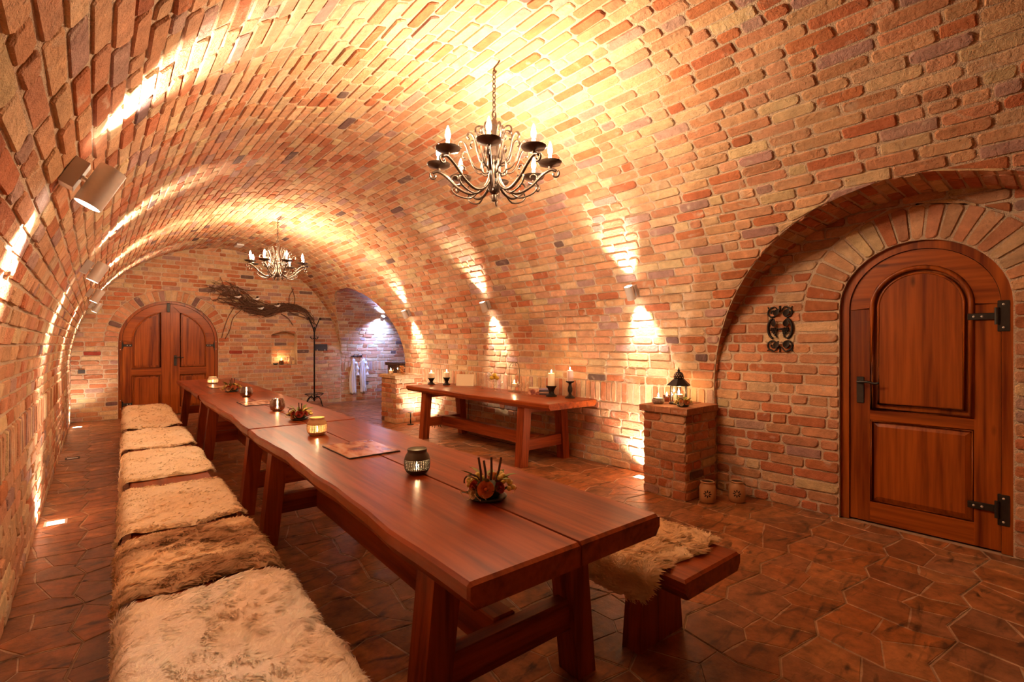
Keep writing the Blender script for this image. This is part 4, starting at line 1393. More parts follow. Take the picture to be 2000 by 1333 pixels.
# glass storm light with wire handle
e = empty('storm_light', (4.10, 4.72, ST), 0); tag(e, 'tall clear glass storm light with curled wire handle', 'lantern')
MB().lathe([(0.085, 0.0), (0.085, 0.006), (0.020, 0.012), (0.016, 0.055), (0.05, 0.062)], 20).build('foot', M['glass'], e, True)
MB().lathe([(0.05, 0.062), (0.080, 0.075), (0.084, 0.13), (0.082, 0.235)], 24, cap=False).build('cylinder', M['glass'], e, True)
m = MB()
for s in (-1, 1):
    m.tube(spline([(s * 0.085, 0, 0.10), (s * 0.088, 0, 0.25), (s * 0.075, 0, 0.34), (s * 0.04, 0, 0.375), (s * 0.015, 0, 0.36), (s * 0.02, 0, 0.34), (s * 0.035, 0, 0.345)], 30), 0.003, 5)
m.build('wire_handle', M['iron'], e, True)
candle('small round candle burning inside the tall glass storm light', 4.10, 4.72, ST + 0.064, 0.034, 0.045, watt=0.8)
# wine glasses
wg = None
spots = [(4.02, 5.30), (4.15, 5.33), (3.98, 4.98), (3.93, 4.80), (4.02, 4.52), (3.98, 4.40), (4.12, 4.45)]
for k, (x, y) in enumerate(spots):
    if wg is None:
        wg = empty('wine_glass', (x, y, ST), 0); tag(wg, 'small clear stemmed glass on the serving table', 'glass', 'stemmed glasses on the serving table')
        MB().lathe([(0.030, 0), (0.028, 0.003), (0.005, 0.008)], 16).build('foot', M['glass'], wg, True)
        MB().lathe([(0.005, 0.008), (0.004, 0.06), (0.006, 0.068)], 10).build('stem', M['glass'], wg, True)
        MB().lathe([(0.006, 0.068), (0.026, 0.085), (0.031, 0.110), (0.025, 0.145)], 18, cap=False).build('bowl', M['glass'], wg, True)
    else:
        c = copy_tree(wg); c.location = (x, y, ST)
# leaflets and booklets
e = empty('leaflet_holder', (4.05, 4.30, ST), math.radians(-50)); tag(e, 'box-like holder of pale leaflets beside the booklets', 'leaflet holder')
M['leaflet'] = print_mat('leaflet_print', 3.3)
MB().box(-0.07, 0.07, -0.02, 0.02, 0, 0.075, 0.002).build('box', M['leaflet'], e)
m = MB().box(-0.06, 0.06, -0.014, 0.014, 0.0755, 0.095); m.build('leaflets', M['paper'], e)
for k in range(4):
    m = MB().box(-0.075, 0.075, -0.05, 0.05, 0.0005, 0.0185, 0.002)
    b = raw_mesh('booklet', m.V, m.F, plain('booklet_%d' % k, [(0.10, 0.06, 0.06), (0.42, 0.28, 0.20), (0.08, 0.07, 0.09), (0.35, 0.30, 0.42)][k], 0.35), None, (4.16, 4.22, ST + 0.0192 * k), False, None, (0, 0, math.radians(-60 + 9 * k)))
    tag(b, ['dark booklet at the bottom of the stack on the serving table', 'tan booklet second from the bottom of the stack', 'black booklet below the topmost one of the stack', 'violet-grey booklet topmost of the stack'][k], 'booklet', 'stack of booklets')

# ------------------------------------------------------------------ flower arrangements
M['dish'] = plain('dark_dish', (0.03, 0.035, 0.03), 0.35)
def leaf_mesh(L, W, bend):
    V, F = [], []
    for i in range(6):
        t = i / 5
        w = W * math.sin(PI * (0.08 + 0.92 * t) ** 0.8) * 0.5
        x = L * t; z = bend * math.sin(t * 2.2) * L * 0.45
        V += [(x, -w, z + w * 0.35), (x, 0, z), (x, w, z + w * 0.35)]
    for i in range(5):
        for k in range(2):
            a = i * 3 + k
            F.append((a, a + 3, a + 4, a + 1))
    return V, F
def rose_mesh(r):
    m = MB()
    for lay_ in range(4):
        rr = r * (0.35 + 0.22 * lay_); n = 3 + lay_
        for k in range(n):
            a0 = 2 * PI * k / n + lay_ * 0.7
            V, F = [], []
            for i in range(5):
                for j in range(3):
                    a = a0 + (i / 4 - 0.5) * 2 * PI / n * 1.35
                    t = j / 2
                    rad = rr * (0.55 + 0.5 * t + 0.12 * (t > 0.9)); z = r * (0.95 - 0.16 * lay_) * t - r * 0.2
                    V.append((rad * math.cos(a), rad * math.sin(a), z))
            for i in range(4):
                for j in range(2):
                    q = i * 3 + j
                    F.append((q, q + 3, q + 4, q + 1))
            m.add(V, F)
    m.ball((0, 0, r * 0.35), r * 0.26, 8, 6)
    return m
def put(m, name, mat, parent, loc, dirv, spin=0.0, smooth=True):
    q = Vector((0, 0, 1)).rotation_difference(Vector(dirv).normalized())
    return m.build(name, M[mat], parent, smooth, loc, (q @ Matrix.Rotation(spin, 3, 'Z').to_quaternion()).to_euler())
def arrangement(label, x, y, z, R, seed, twigs=4, rz=0.0, cols=('rose_red', 'rose_orange', 'rose_cream'), grape_side=1, ngr=22):
    rs = random.Random(seed)
    e = empty('flower_arrangement', (x, y, z), rz)
    tag(e, label, 'flowers', 'dried flower table arrangements')
    MB().lathe([(R * 0.45, 0), (R * 0.58, 0.006), (R * 0.64, 0.014), (R * 0.56, 0.016), (R * 0.3, 0.010)], 20).build('dish', M['dish'], e, True)
    MB().ball((0, 0, R * 0.32), R * 0.50, 12, 8, (1, 1, 0.6)).build('moss', M['leaf_dark'], e, True)
    for k in range(16):
        a = 2 * PI * k / 16 + rs.uniform(-0.15, 0.15)
        V, F = leaf_mesh(R * rs.uniform(0.45, 0.62), R * 0.26, rs.uniform(0.0, 0.4))
        el = rs.uniform(0.12, 0.6)
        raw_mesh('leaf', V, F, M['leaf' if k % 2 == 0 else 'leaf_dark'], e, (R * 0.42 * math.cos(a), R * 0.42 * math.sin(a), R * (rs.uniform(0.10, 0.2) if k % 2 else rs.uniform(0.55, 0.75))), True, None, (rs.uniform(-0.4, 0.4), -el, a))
    # roses face the long side of the table and the camera
    for k, (a, el, s) in enumerate([(-1.65, 0.42, 0.24), (-2.5, 0.45, 0.19), (-2.45, 0.10, 0.19), (-0.8, 0.45, 0.17), (1.2, 0.5, 0.24), (2.3, 0.5, 0.22)]):
        d = Vector((math.cos(a) * math.cos(el), math.sin(a) * math.cos(el), math.sin(el)))
        p = Vector((0, 0, R * 0.28)) + Vector((d.x, d.y, d.z * 0.75)) * R * 0.60
        put(rose_mesh(R * s), 'rose', cols[[1, 0, 2, 0, 1, 2][k]], e, p, d, rs.uniform(0, 3))
    for g, (ga, gh) in enumerate([(0.15 if grape_side > 0 else 2.9, 0.60), (2.75 if grape_side > 0 else 0.1, 0.52)]):
        cnt = ngr if g == 0 else ngr // 2
        for k in range(cnt):
            t = k / cnt
            a = ga + rs.uniform(-0.55, 0.55)
            rr = R * (0.35 + 0.55 * t)
            p = (rr * math.cos(a), rr * math.sin(a), R * (gh + 0.14 - 0.42 * t * t) + rs.uniform(-0.012, 0.012))
            MB().ball((0, 0, 0), R * 0.088 * rs.uniform(0.85, 1.1), 9, 6).build('grape', M['grape'], e, True, p)
    for k in range(twigs):
        a = -0.5 + k * 1.1
        p0 = Vector((R * 0.15 * (k - twigs / 2 + 0.5), R * 0.06 * math.sin(a), R * 0.45)); h = R * rs.uniform(0.75, 0.98)
        p1 = p0 + Vector((R * (0.10 * (k - twigs / 2 + 0.5) + rs.uniform(-0.08, 0.08)), rs.uniform(-0.01, 0.01), h))
        MB().tube([p0, (p0 + p1) / 2 + Vector((0.003, 0, 0)), p1], R * 0.038, 6).build('stick', M['twig'], e, False)
    for k in range(7):
        m = MB()
        a = rs.uniform(0, 6.28); b = rs.uniform(0.25, 0.6) * R
        c = Vector((R * 0.75 * math.cos(a), R * 0.75 * math.sin(a), R * 0.30))
        m.tube(spline([c, c + Vector((b * math.cos(a) * 0.6, b * math.sin(a) * 0.6, b * 0.3)), c + Vector((b * math.cos(a + 0.8) * 0.5, b * math.sin(a + 0.8) * 0.5, -b * 0.2)), c + Vector((0.01, -0.01, -0.01))], 12), 0.0014, 4)
        m.build('raffia_curl', M['raffia'], e)
    m = MB(); m.tube([(R * 0.25 * math.cos(t) - R * 0.52, -R * 0.30, R * 0.66 + R * 0.22 * math.sin(t)) for t in np.linspace(0.2, 3.4, 12)], 0.003, 5)
    m.build('vine_loop', M['twig'], e)
    return e
arrangement('round arrangement of red roses, yellow grapes and four upright sticks, beside the dark clay lantern', 1.19, 1.53, TH, 0.120, 1, rz=-YAW)
arrangement('rose and yellow grape arrangement where the first and middle tables meet', 1.26, 4.13, TH, 0.11, 2, rz=-YAW + 0.5, twigs=2, cols=('rose_red', 'rose_red', 'rose_orange'))
arrangement('reddish flower arrangement on the table before the double door', 1.33, 7.10, TH, 0.125, 3, rz=-YAW + 0.9, twigs=3, cols=('rose_red', 'rose_orange', 'rose_cream'))
arrangement('small fruit and leaf arrangement on the brick pillar in front of the lantern', 3.90, 2.235, PH, 0.085, 4, rz=-YAW + 0.3, twigs=0, cols=('rose_orange', 'rose_orange', 'rose_cream'), ngr=26)

# ------------------------------------------------------------------ tea light lanterns on the tables
def tealight(label, x, y, z, watt=1.0, group='tea lights'):
    e = empty('tea_light', (x, y, z), 0); tag(e, label, 'candle', group)
    MB().lathe([(0.0185, 0), (0.0195, 0.016), (0.0185, 0.016), (0.0175, 0.012), (0.001, 0.012)], 14).build('cup', M['aluminium'], e, True, auto=40)
    MB().tube([(0, 0, 0.012), (0, 0, 0.019)], 0.001, 5).build('wick', M['wick'], e)
    MB().lathe([(0.001, 0.017), (0.006, 0.026), (0.007, 0.032), (0.004, 0.044), (0.0008, 0.055)], 10).build('flame', M['flame'], e, True)
    if watt: point_light('flame_light', (0, 0, 0.034), W_CANDLE * watt, CANDC, 0.01, e)
def lantern_pot(label, x, y, z, mat, R=0.062, H=0.118, cat='lantern'):
    e = empty('tealight_lantern', (x, y, z), random.uniform(0, 1)); tag(e, label, cat, 'tea light lanterns on the tables')
    prof = [(0.60, 0.0), (0.80, 0.06), (0.95, 0.20), (1.0, 0.40), (0.985, 0.58), (0.90, 0.74), (0.76, 0.84), (0.72, 0.90), (0.76, 0.97), (0.74, 1.0)]
    PR = [(r, z_) for r, z_ in prof]
    # fine rings for the pierced band
    zs_ = [0.0, 0.05, 0.10, 0.16] + list(np.linspace(0.20, 0.62, 15)) + [0.70, 0.78, 0.84, 0.88, 0.93, 0.97, 1.0]
    rr = [float(np.interp(t, [p[1] for p in PR], [p[0] for p in PR])) for t in zs_]
    n = 72
    V = [(R * r * math.cos(2 * PI * k / n), R * r * math.sin(2 * PI * k / n), H * t + 0.001) for r, t in zip(rr, zs_) for k in range(n)]
    F = []
    for i in range(len(zs_) - 1):
        for k in range(n):
            if 4 <= i <= 16 and i % 2 == 0 and k % 2 == 0: continue
            a, b = i * n + k, i * n + (k + 1) % n
            F.append((a, b, b + n, a + n))
    o = raw_mesh('pierced_body', V, F, M[mat], e, (0, 0, 0), True)
    md = o.modifiers.new('thick', 'SOLIDIFY'); md.thickness = 0.0025; md.offset = -1
    MB().lathe([(0.60 * R, 0.0), (0.60 * R, 0.004)], 24).build('base', M[mat], e)
    return e
def glass_pot(label, x, y, z, R=0.066, H=0.11):
    e = empty('tealight_lantern', (x, y, z), 0); tag(e, label, 'lantern', 'tea light lanterns on the tables')
    MB().lathe([(R * 0.55, 0.004), (R * 0.85, H * 0.12), (R, H * 0.42), (R * 0.93, H * 0.75), (R * 0.78, H)], 28, cap=False).build('bowl', M['glass_brown'], e, True)
    MB().lathe([(R * 0.55, 0), (R * 0.62, 0.006), (R * 0.3, 0.007), (0.001, 0.007)], 24).build('base', M['dish'], e, True)
    MB().tube([(R * 0.78 * math.cos(a), R * 0.78 * math.sin(a), H) for a in np.linspace(0, 2 * PI, 29)[:-1]], 0.0022, 5, closed=True).build('rim', M['glass_brown'], e, True)
    return e
lantern_pot('dark pierced clay tea light lantern between the mat and the rose arrangement', 1.165, 2.05, TH, 'lantern_dark')
tealight('tea light burning inside the dark pierced clay lantern', 1.165, 2.05, TH + 0.006, 0.7)
lantern_pot('straw-coloured pierced tea light lantern on the table nearest the single door', 1.14, 3.36, TH, 'lantern_light', 0.066, 0.12)
tealight('tea light burning inside the straw-coloured pierced lantern', 1.14, 3.36, TH + 0.006, 0.7)
glass_pot('brown glass tea light bowl beside the mat on the middle table', 1.27, 4.80, TH)
tealight('tea light in the brown glass bowl beside the mat on the middle table', 1.27, 4.80, TH + 0.008, 0.6)
glass_pot('brown glass tea light bowl at the double door end of the middle table', 1.33, 6.30, TH, 0.07, 0.11)
tealight('tea light in the brown glass bowl at the double door end of the middle table', 1.33, 6.30, TH + 0.008, 0.6)
lantern_pot('small white pierced tea light lantern nearest the double door', 1.38, 8.75, TH, 'lantern_white', 0.075, 0.105)
tealight('tea light burning inside the small white pierced lantern', 1.38, 8.75, TH + 0.006, 0.6)

# printed mats
for k, (lb, x, y, w, l) in enumerate([('printed mat with a warm scenic picture between the straw and dark clay lanterns', 1.18, 2.74, 0.30, 0.42),
                                      ('printed mat with a warm scenic picture on the middle table', 1.27, 5.55, 0.30, 0.42),
                                      ('printed mat on the table before the double door', 1.36, 7.95, 0.30, 0.42)]):
    e = empty('place_mat', (x, y, TH), TROT * 0.3); tag(e, lb, 'place mat', 'printed mats along the tables')
    MB().box(-w / 2, w / 2, -l / 2, l / 2, 0.0005, 0.0065, 0.001).build('board', M['board'], e)
    MB().box(-w / 2 + 0.004, w / 2 - 0.004, -l / 2 + 0.004, l / 2 - 0.004, 0.0066, 0.0075).build('print', print_mat('mat_print_%d' % k, 1.7 + 2.1 * k), e)

# ------------------------------------------------------------------ things on the near pillar
e = empty('stone_tealight_holder', (3.93, 2.50, PH), 0); tag(e, 'rough grey stone tea light holder on the pillar edge', 'candle holder')
m = MB().lathe([(0.040, 0), (0.053, 0.012), (0.055, 0.035), (0.046, 0.050), (0.024, 0.052), (0.022, 0.040), (0.001, 0.040)], 14)
m.V = [(v[0] * (1 + 0.06 * math.sin(5 * v[1] * 30)), v[1] * (1 + 0.05 * math.sin(v[0] * 140)), v[2]) for v in m.V]
m.build('body', M['stone'], e, True)
MB().tube([(0.048 * math.cos(a), 0.048 * math.sin(a), 0.050) for a in np.linspace(0, 2 * PI, 25)[:-1]], 0.0022, 5, closed=True).build('wire_rim', M['iron'], e, True)
tealight('tea light flaming in the rough stone holder', 3.93, 2.50, PH + 0.041, 1.3)
e = empty('votive_glass', (4.12, 2.53, PH), 0); tag(e, 'small dark red votive glass beside the lantern', 'candle holder')
MB().lathe([(0.026, 0), (0.030, 0.004), (0.034, 0.062)], 18, cap=False).build('glass', M['glass_brown'], e, True)
MB().lathe([(0.027, 0.001), (0.029, 0.035), (0.001, 0.035)], 16).build('filling', M['rose_red'], e, True)
tealight('tea light glowing above the small dark red votive glass', 4.12, 2.53, PH + 0.036, 0.8)
e = empty('lantern', (4.06, 2.37, PH), 0.35); tag(e, 'black metal hexagonal lantern with pierced dome and glass panes', 'lantern')
R = 0.078
hexa = lambda r, z, n=6: [(r * math.cos(2 * PI * k / n), r * math.sin(2 * PI * k / n), z) for k in range(n)]
MB().lathe([(R * 1.15, 0), (R * 1.15, 0.012), (R, 0.016)], 6).build('base', M['iron'], e)
for k in range(6):
    a = 2 * PI * k / 6
    MB().tube([(R * 0.95 * math.cos(a), R * 0.95 * math.sin(a), 0.014), (R * 0.95 * math.cos(a), R * 0.95 * math.sin(a), 0.165)], 0.0048, 4).build('post', M['iron'], e)
    b = 2 * PI * (k + 1) / 6
    p, q = (R * 0.93 * math.cos(a), R * 0.93 * math.sin(a)), (R * 0.93 * math.cos(b), R * 0.93 * math.sin(b))
    raw_mesh('pane', [(p[0], p[1], 0.016), (q[0], q[1], 0.016), (q[0], q[1], 0.163), (p[0], p[1], 0.163)], [(0, 1, 2, 3)], M['glass'], e)
MB().lathe([(R * 1.02, 0.162), (R * 1.42, 0.168), (R * 1.36, 0.176), (R * 1.02, 0.200), (R * 0.72, 0.222), (R * 0.55, 0.228)], 6).build('roof', M['iron'], e)
# pierced dome
n_, zr = 24, [0.228, 0.236, 0.244, 0.252, 0.260, 0.268, 0.276, 0.284, 0.290, 0.296]
rr = [R * v for v in (0.56, 0.58, 0.59, 0.585, 0.56, 0.53, 0.48, 0.40, 0.28, 0.12)]
V = [(r * math.cos(2 * PI * k / n_), r * math.sin(2 * PI * k / n_), z) for r, z in zip(rr, zr) for k in range(n_)]
F = [(i * n_ + k, i * n_ + (k + 1) % n_, (i + 1) * n_ + (k + 1) % n_, (i + 1) * n_ + k) for i in range(9) for k in range(n_) if not (i in (1, 3, 5) and (k + i // 2) % 2)]
raw_mesh('dome', V, F, M['iron'], e)
MB().lathe([(0.010, 0.295), (0.012, 0.306), (0.005, 0.312), (0.002, 0.322)], 8).build('finial', M['iron'], e, True)
MB().tube([(0.026 * math.cos(t), 0, 0.296 + 0.036 * math.sin(t)) for t in np.linspace(0, PI, 12)], 0.002, 5).build('ring_handle', M['iron'], e, True)
candle('fat ivory candle burning inside the black lantern', 4.06, 2.37, PH + 0.017, 0.036, 0.070, watt=2.2, flame=1.3)

# ------------------------------------------------------------------ clay pots on the floor
for k, (x, y, lb) in enumerate([(3.965, 2.045, 'glazed tan clay jar with a pierced flower, touching the side of the brick pillar'), (4.165, 1.885, 'glazed tan clay jar with a pierced flower, standing nearer the single door')]):
    e = empty('clay_jar', (x, y, 0), 0); tag(e, lb, 'jar', 'glazed clay jars on the floor')
    MB().lathe([(0.055, 0), (0.064, 0.006), (0.068, 0.05), (0.068, 0.115), (0.062, 0.140), (0.052, 0.155), (0.051, 0.168)], 26).build('body', M['clay'], e, True)
    MB().tube([(0.052 * math.cos(a), 0.052 * math.sin(a), 0.172) for a in np.linspace(0, 2 * PI, 27)[:-1]], 0.0065, 8, closed=True).build('rim', M['clay'], e, True)
    MB().lathe([(0.047, 0.1685), (0.046, 0.171)], 20).build('opening', M['hole_dark'], e)  # dark disc painted for the shaded hollow of the jar
    ca = math.atan2(-y, -x)
    for q in range(8):
        a = 2 * PI * q / 8
        pts = []
        for i in range(10):
            t = 2 * PI * i / 10
            u = 0.022 + 0.012 * math.cos(t); v = 0.0052 * math.sin(t)
            hx = u * math.cos(a) - v * math.sin(a); hz = u * math.sin(a) + v * math.cos(a)
            an = ca + hx / 0.0685
            pts.append((0.0692 * math.cos(an), 0.0692 * math.sin(an), 0.082 + hz))
        raw_mesh('cutout_shade', pts, [tuple(range(10))], M['hole_dark'], e)  # dark patches on the surface stand for shade inside pierced petals
    if k == 1:
        MB().tube([(0.066 * math.cos(a), 0.066 * math.sin(a), 0.150 + 0.004 * math.sin(3 * a)) for a in np.linspace(-1.2, 0.3, 10)], 0.003, 5).build('wire', M['iron'], e, True)

# ------------------------------------------------------------------ cast iron ornament in the niche
e = empty('iron_ornament', (NX - 0.018, 1.615, 1.475), -PI / 2); tag(e, 'dark cast iron scroll ornament with grape clusters on the niche wall', 'wall ornament')
m = MB()
for s in (-1, 1):
    m.tube([(p[0], 0, p[1]) for p in spiral(s * 0.055, 0.135, 0.046, 1.3, PI / 2 if s > 0 else PI / 2, 26, -s)], 0.007, 6)
    m.tube([(p[0], 0, p[1]) for p in spiral(s * 0.055, -0.135, 0.048, 1.3, -PI / 2, 26, s)], 0.007, 6)
    m.tube([(s * (0.045 + 0.050 * math.sin(t)), 0, 0.085 * math.cos(t) + 0.005) for t in np.linspace(0.2, PI - 0.2, 16)], 0.010, 6)
    m.tube(spline([(s * 0.01, 0, 0.15), (s * 0.04, -0.004, 0.186), (s * 0.085, 0, 0.172), (s * 0.095, 0, 0.188)], 14), 0.005, 5)
    m.tube(spline([(s * 0.01, 0, -0.15), (s * 0.045, -0.004, -0.188), (s * 0.085, 0, -0.175), (s * 0.10, 0, -0.186)], 14), 0.005, 5)
m.tube([(0, 0, 0.14), (0, 0, 0.195)], 0.007, 6); m.tube([(0, 0, -0.14), (0, 0, -0.195)], 0.006, 6)
m.tube([(-0.035, 0, 0.0), (0.035, 0, 0.0)], 0.007, 6)
m.build('scrolls', M['iron'], e, True)
for s in (-1, 1):
    g = MB()
    for r in range(6):
        for c in range(max(1, 4 - abs(r - 1))):
            g.ball((s * (0.050 - 0.004 * r) + (c - (3 - abs(r - 1)) / 2) * 0.014, -0.006, 0.005 - 0.014 * r), 0.0085, 7, 5)
    g.build('grape_cluster', M['iron'], e, True)
    V, F = leaf_mesh(0.07, 0.045, 0.3)
    raw_mesh('vine_leaf', V, F, M['iron'], e, (s * 0.045, -0.008, 0.02), True, None, (PI / 2, -1.4 * 1, 0.2 * s))
    for zz in (0.135, -0.135):
        raw_mesh('vine_leaf', V, F, M['iron'], e, (s * 0.04, -0.010, zz - 0.02), True, None, (PI / 2, -0.9, 0))

# ------------------------------------------------------------------ passage pillar things
PF = 0.82
e = empty('candle_glass', (3.88, 7.74, PF), 0); tag(e, 'clear glass cup with a lit candle on the passage pillar', 'candle holder')
MB().lathe([(0.045, 0), (0.050, 0.006), (0.052, 0.10)], 20, cap=False).build('glass', M['glass'], e, True)
MB().lathe([(0.045, 0.0), (0.045, 0.006), (0.001, 0.007)], 20).build('bottom', M['glass'], e)
candle('white candle in the clear glass cup on the passage pillar', 3.88, 7.74, PF + 0.008, 0.034, 0.06, watt=1.2)
e = empty('square_vase', (4.06, 7.66, PF), 0.3); tag(e, 'square glass vase filled with dried orange slices', 'vase')
h = 0.065
for (a, b, c, d) in ((-h, -h, h, -h), (h, -h, h, h), (h, h, -h, h), (-h, h, -h, -h)):
    raw_mesh('pane', [(a, b, 0), (c, d, 0), (c, d, 0.15), (a, b, 0.15)], [(0, 1, 2, 3)], M['glass'], e)
MB().box(-h, h, -h, h, 0, 0.008).build('bottom', M['glass'], e)
for k in range(11):
    m = MB().lathe([(0.001, -0.006), (0.034, -0.006), (0.034, 0.006), (0.001, 0.006)], 12, (0, 0, 0), axis=(0, 0, 1))
    tag(m.build('orange_slice', M['orange'], None, True, loc=(4.06 + random.uniform(-0.024, 0.024), 7.66 + random.uniform(-0.024, 0.024), PF + 0.0155 + 0.0124 * k)), 'dried orange slice in the square glass vase', 'fruit', 'dried orange slices in the vase')
e = empty('tumbler', (4.17, 7.52, PF), 0); tag(e, 'plain clear glass tumbler on the passage pillar', 'glass')
MB().lathe([(0.028, 0), (0.034, 0.09)], 18, cap=False).build('wall', M['glass'], e, True)
MB().lathe([(0.028, 0), (0.028, 0.008)], 18).build('bottom', M['glass'], e)
MB().box(-0.035, 0.035, -0.006, 0, -0.035, 0.035, 0.002).build('x', M['outlet'])
o = bpy.data.objects['x']; o.name = 'wall_socket'; o.location = (3.92, 7.434, 0.19); tag(o, 'small brown socket plate low on the passage pillar', 'socket')
e = empty('bar_counter', (5.0, 9.0, 0), 0); tag(e, 'dark wooden counter inside the passage', 'counter')
MB().box(-0.28, 0.28, -0.55, 0.55, 0, 0.90, 0.004).build('body', M['darkwood'], e)
MB().box(-0.32, 0.32, -0.60, 0.60, 0.9005, 0.96, 0.006).build('top', M['darkwood'], e)
# iron stands on the floor by the passage pillar
e = empty('floor_candle_stand', (3.99, 7.24, 0), 0); tag(e, 'thin iron candle stand on the floor by the passage pillar', 'candle holder')
MB().lathe([(0.055, 0), (0.055, 0.008), (0.012, 0.016)], 18).build('foot', M['iron'], e, True, auto=40)
MB().lathe([(0.008, 0.016), (0.012, 0.06), (0.006, 0.10), (0.010, 0.14), (0.006, 0.19)], 10).build('stem', M['iron'], e, True)
MB().lathe([(0.006, 0.19), (0.048, 0.200), (0.050, 0.206), (0.003, 0.204)], 18).build('plate', M['iron'], e, True, auto=40)
e = empty('iron_scroll_stand', (4.16, 6.70, 0), 0.6); tag(e, 'small scrolled iron stand on the floor behind the serving table', 'stand')
m = MB()
for s in (-1, 1):
    m.tube(spline([(s * 0.08, 0, 0.003), (s * 0.06, 0, 0.06), (s * 0.02, 0, 0.11), (s * 0.05, 0, 0.19), (s * 0.09, 0, 0.18), (s * 0.08, 0, 0.15)], 24), 0.005, 5)
    m.tube(spline([(0, s * 0.08, 0.003), (0, s * 0.05, 0.07), (0, s * 0.01, 0.12)], 12), 0.005, 5)
m.build('scrolls', M['iron'], e, True)
MB().tube([(0.055 * math.cos(a), 0.055 * math.sin(a), 0.115) for a in np.linspace(0, 2 * PI, 21)[:-1]], 0.004, 5, closed=True).build('ring', M['iron'], e, True)
# cord hanging behind the serving table
m = MB().tube(spline([(4.31, 6.02, 0.70), (4.315, 6.03, 0.45), (4.31, 6.05, 0.20), (4.30, 6.02, 0.006), (4.22, 5.8, 0.006), (4.20, 5.3, 0.006), (4.23, 4.6, 0.006)], 40), 0.0045, 6)
tag(m.build('power_cord', M['iron'], None, True), 'thin dark cord running down behind the serving table', 'cord')

# ------------------------------------------------------------------ branch garland on the end wall
e = empty('branch_garland', (2.7, YE, 2.05), 0); tag(e, 'wild garland of bare brown branches hung above the candle niche', 'garland')
rs = random.Random(5)
ctrl = [(-0.98, 0.42), (-0.75, 0.36), (-0.50, 0.22), (-0.25, 0.06), (0.05, 0.00), (0.35, 0.09), (0.62, 0.10), (0.84, -0.02), (0.99, -0.22)]
wid_ = [0.20, 0.22, 0.20, 0.15, 0.12, 0.07, 0.05, 0.05, 0.04]
ax = spline([(a, 0, b) for a, b in ctrl], 64)
L_ = len(ax)
def wd(i): return float(np.interp(i / (L_ - 1), np.linspace(0, 1, len(wid_)), wid_))
main, fine = [], []
m = MB()
for k in range(170):
    i0 = int(min(L_ - 8, max(0, rs.gauss(0.36, 0.26) * L_)))
    ln = rs.randint(8, 26)
    o1, o2 = rs.uniform(-1.35, 1.35), rs.uniform(-1.35, 1.35); y1 = rs.uniform(0.02, 0.12)
    pts = []
    for j in range(5):
        t = j / 4
        i = min(L_ - 1, int(i0 + ln * t))
        o_ = (o1 + (o2 - o1) * t) * wd(i)
        pts.append((ax[i].x + rs.uniform(-0.03, 0.03), -y1 - rs.uniform(0, 0.03), ax[i].z + o_ + rs.uniform(-0.03, 0.03)))
    r = rs.uniform(0.003, 0.0065)
    m.tube(pts, [r, r, r * 0.9, r * 0.7, r * 0.4], 4)
for k in range(120):     # loose ends at the left and below
    a = rs.uniform(-0.98, 0.15); b = float(np.interp(a, [c[0] for c in ctrl], [c[1] for c in ctrl]))
    d = rs.uniform(0, 6.28) if a < -0.55 else rs.uniform(2.6, 6.0)
    l = rs.uniform(0.14, 0.36)
    p0 = Vector((a, -0.05, b)); p1 = p0 + Vector((math.cos(d) * l, -rs.uniform(0, 0.06), math.sin(d) * l * 0.6))
    m.tube([p0, (p0 + p1) / 2 + Vector((0, 0, 0.02)), p1], [0.004, 0.003, 0.0015], 4)
o = m.build('twigs', M['twig2'], e); o['kind'] = 'stuff'
for pts in ([(-0.55, 0.1), (-0.68, -0.15), (-0.76, -0.40), (-0.80, -0.58)], [(-0.45, 0.0), (-0.60, -0.18), (-0.66, -0.42), (-0.74, -0.60)],
            [(0.30, 0.08), (0.60, 0.14), (0.85, 0.02), (0.98, -0.20), (1.06, -0.30)], [(0.20, -0.02), (0.55, 0.02), (0.80, -0.08), (0.95, -0.24)],
            [(0.35, 0.05), (0.60, -0.06), (0.85, -0.14), (0.93, -0.18)], [(0.47, 0.12), (0.47, 0.32), (0.56, 0.50)], [(0.56, 0.10), (0.58, 0.30), (0.52, 0.52)],
            [(-0.9, 0.4), (-0.6, 0.45), (-0.35, 0.40), (-0.2, 0.42)], [(0.3, -0.05), (0.45, -0.15), (0.55, -0.30)]):
    MB().tube(spline([(a, -0.07, b) for a, b in pts], 20), 0.0075, 6).build('branch', M['twig2'], e, True)
for k, (a, b) in enumerate([(-0.52, 0.24), (-0.10, 0.03), (0.22, 0.10), (-0.18, 0.22)]):
    m = MB().ball((0, 0, 0), 0.032, 8, 6, (1, 1, 0.8)); m.ball((0.03, -0.01, 0.02), 0.018, 7, 5); m.tube([(-0.03, 0, 0), (-0.075, 0, 0.01)], [0.014, 0.004], 5)
    m.build('white_bird', M['white'], e, True, (a, -0.16, b)); 
    MB().ball((0.0, 0.03, 0.035), 0.030, 8, 6).build('pine_cone', M['iron'], e, True, (a + 0.02, -0.14, b))

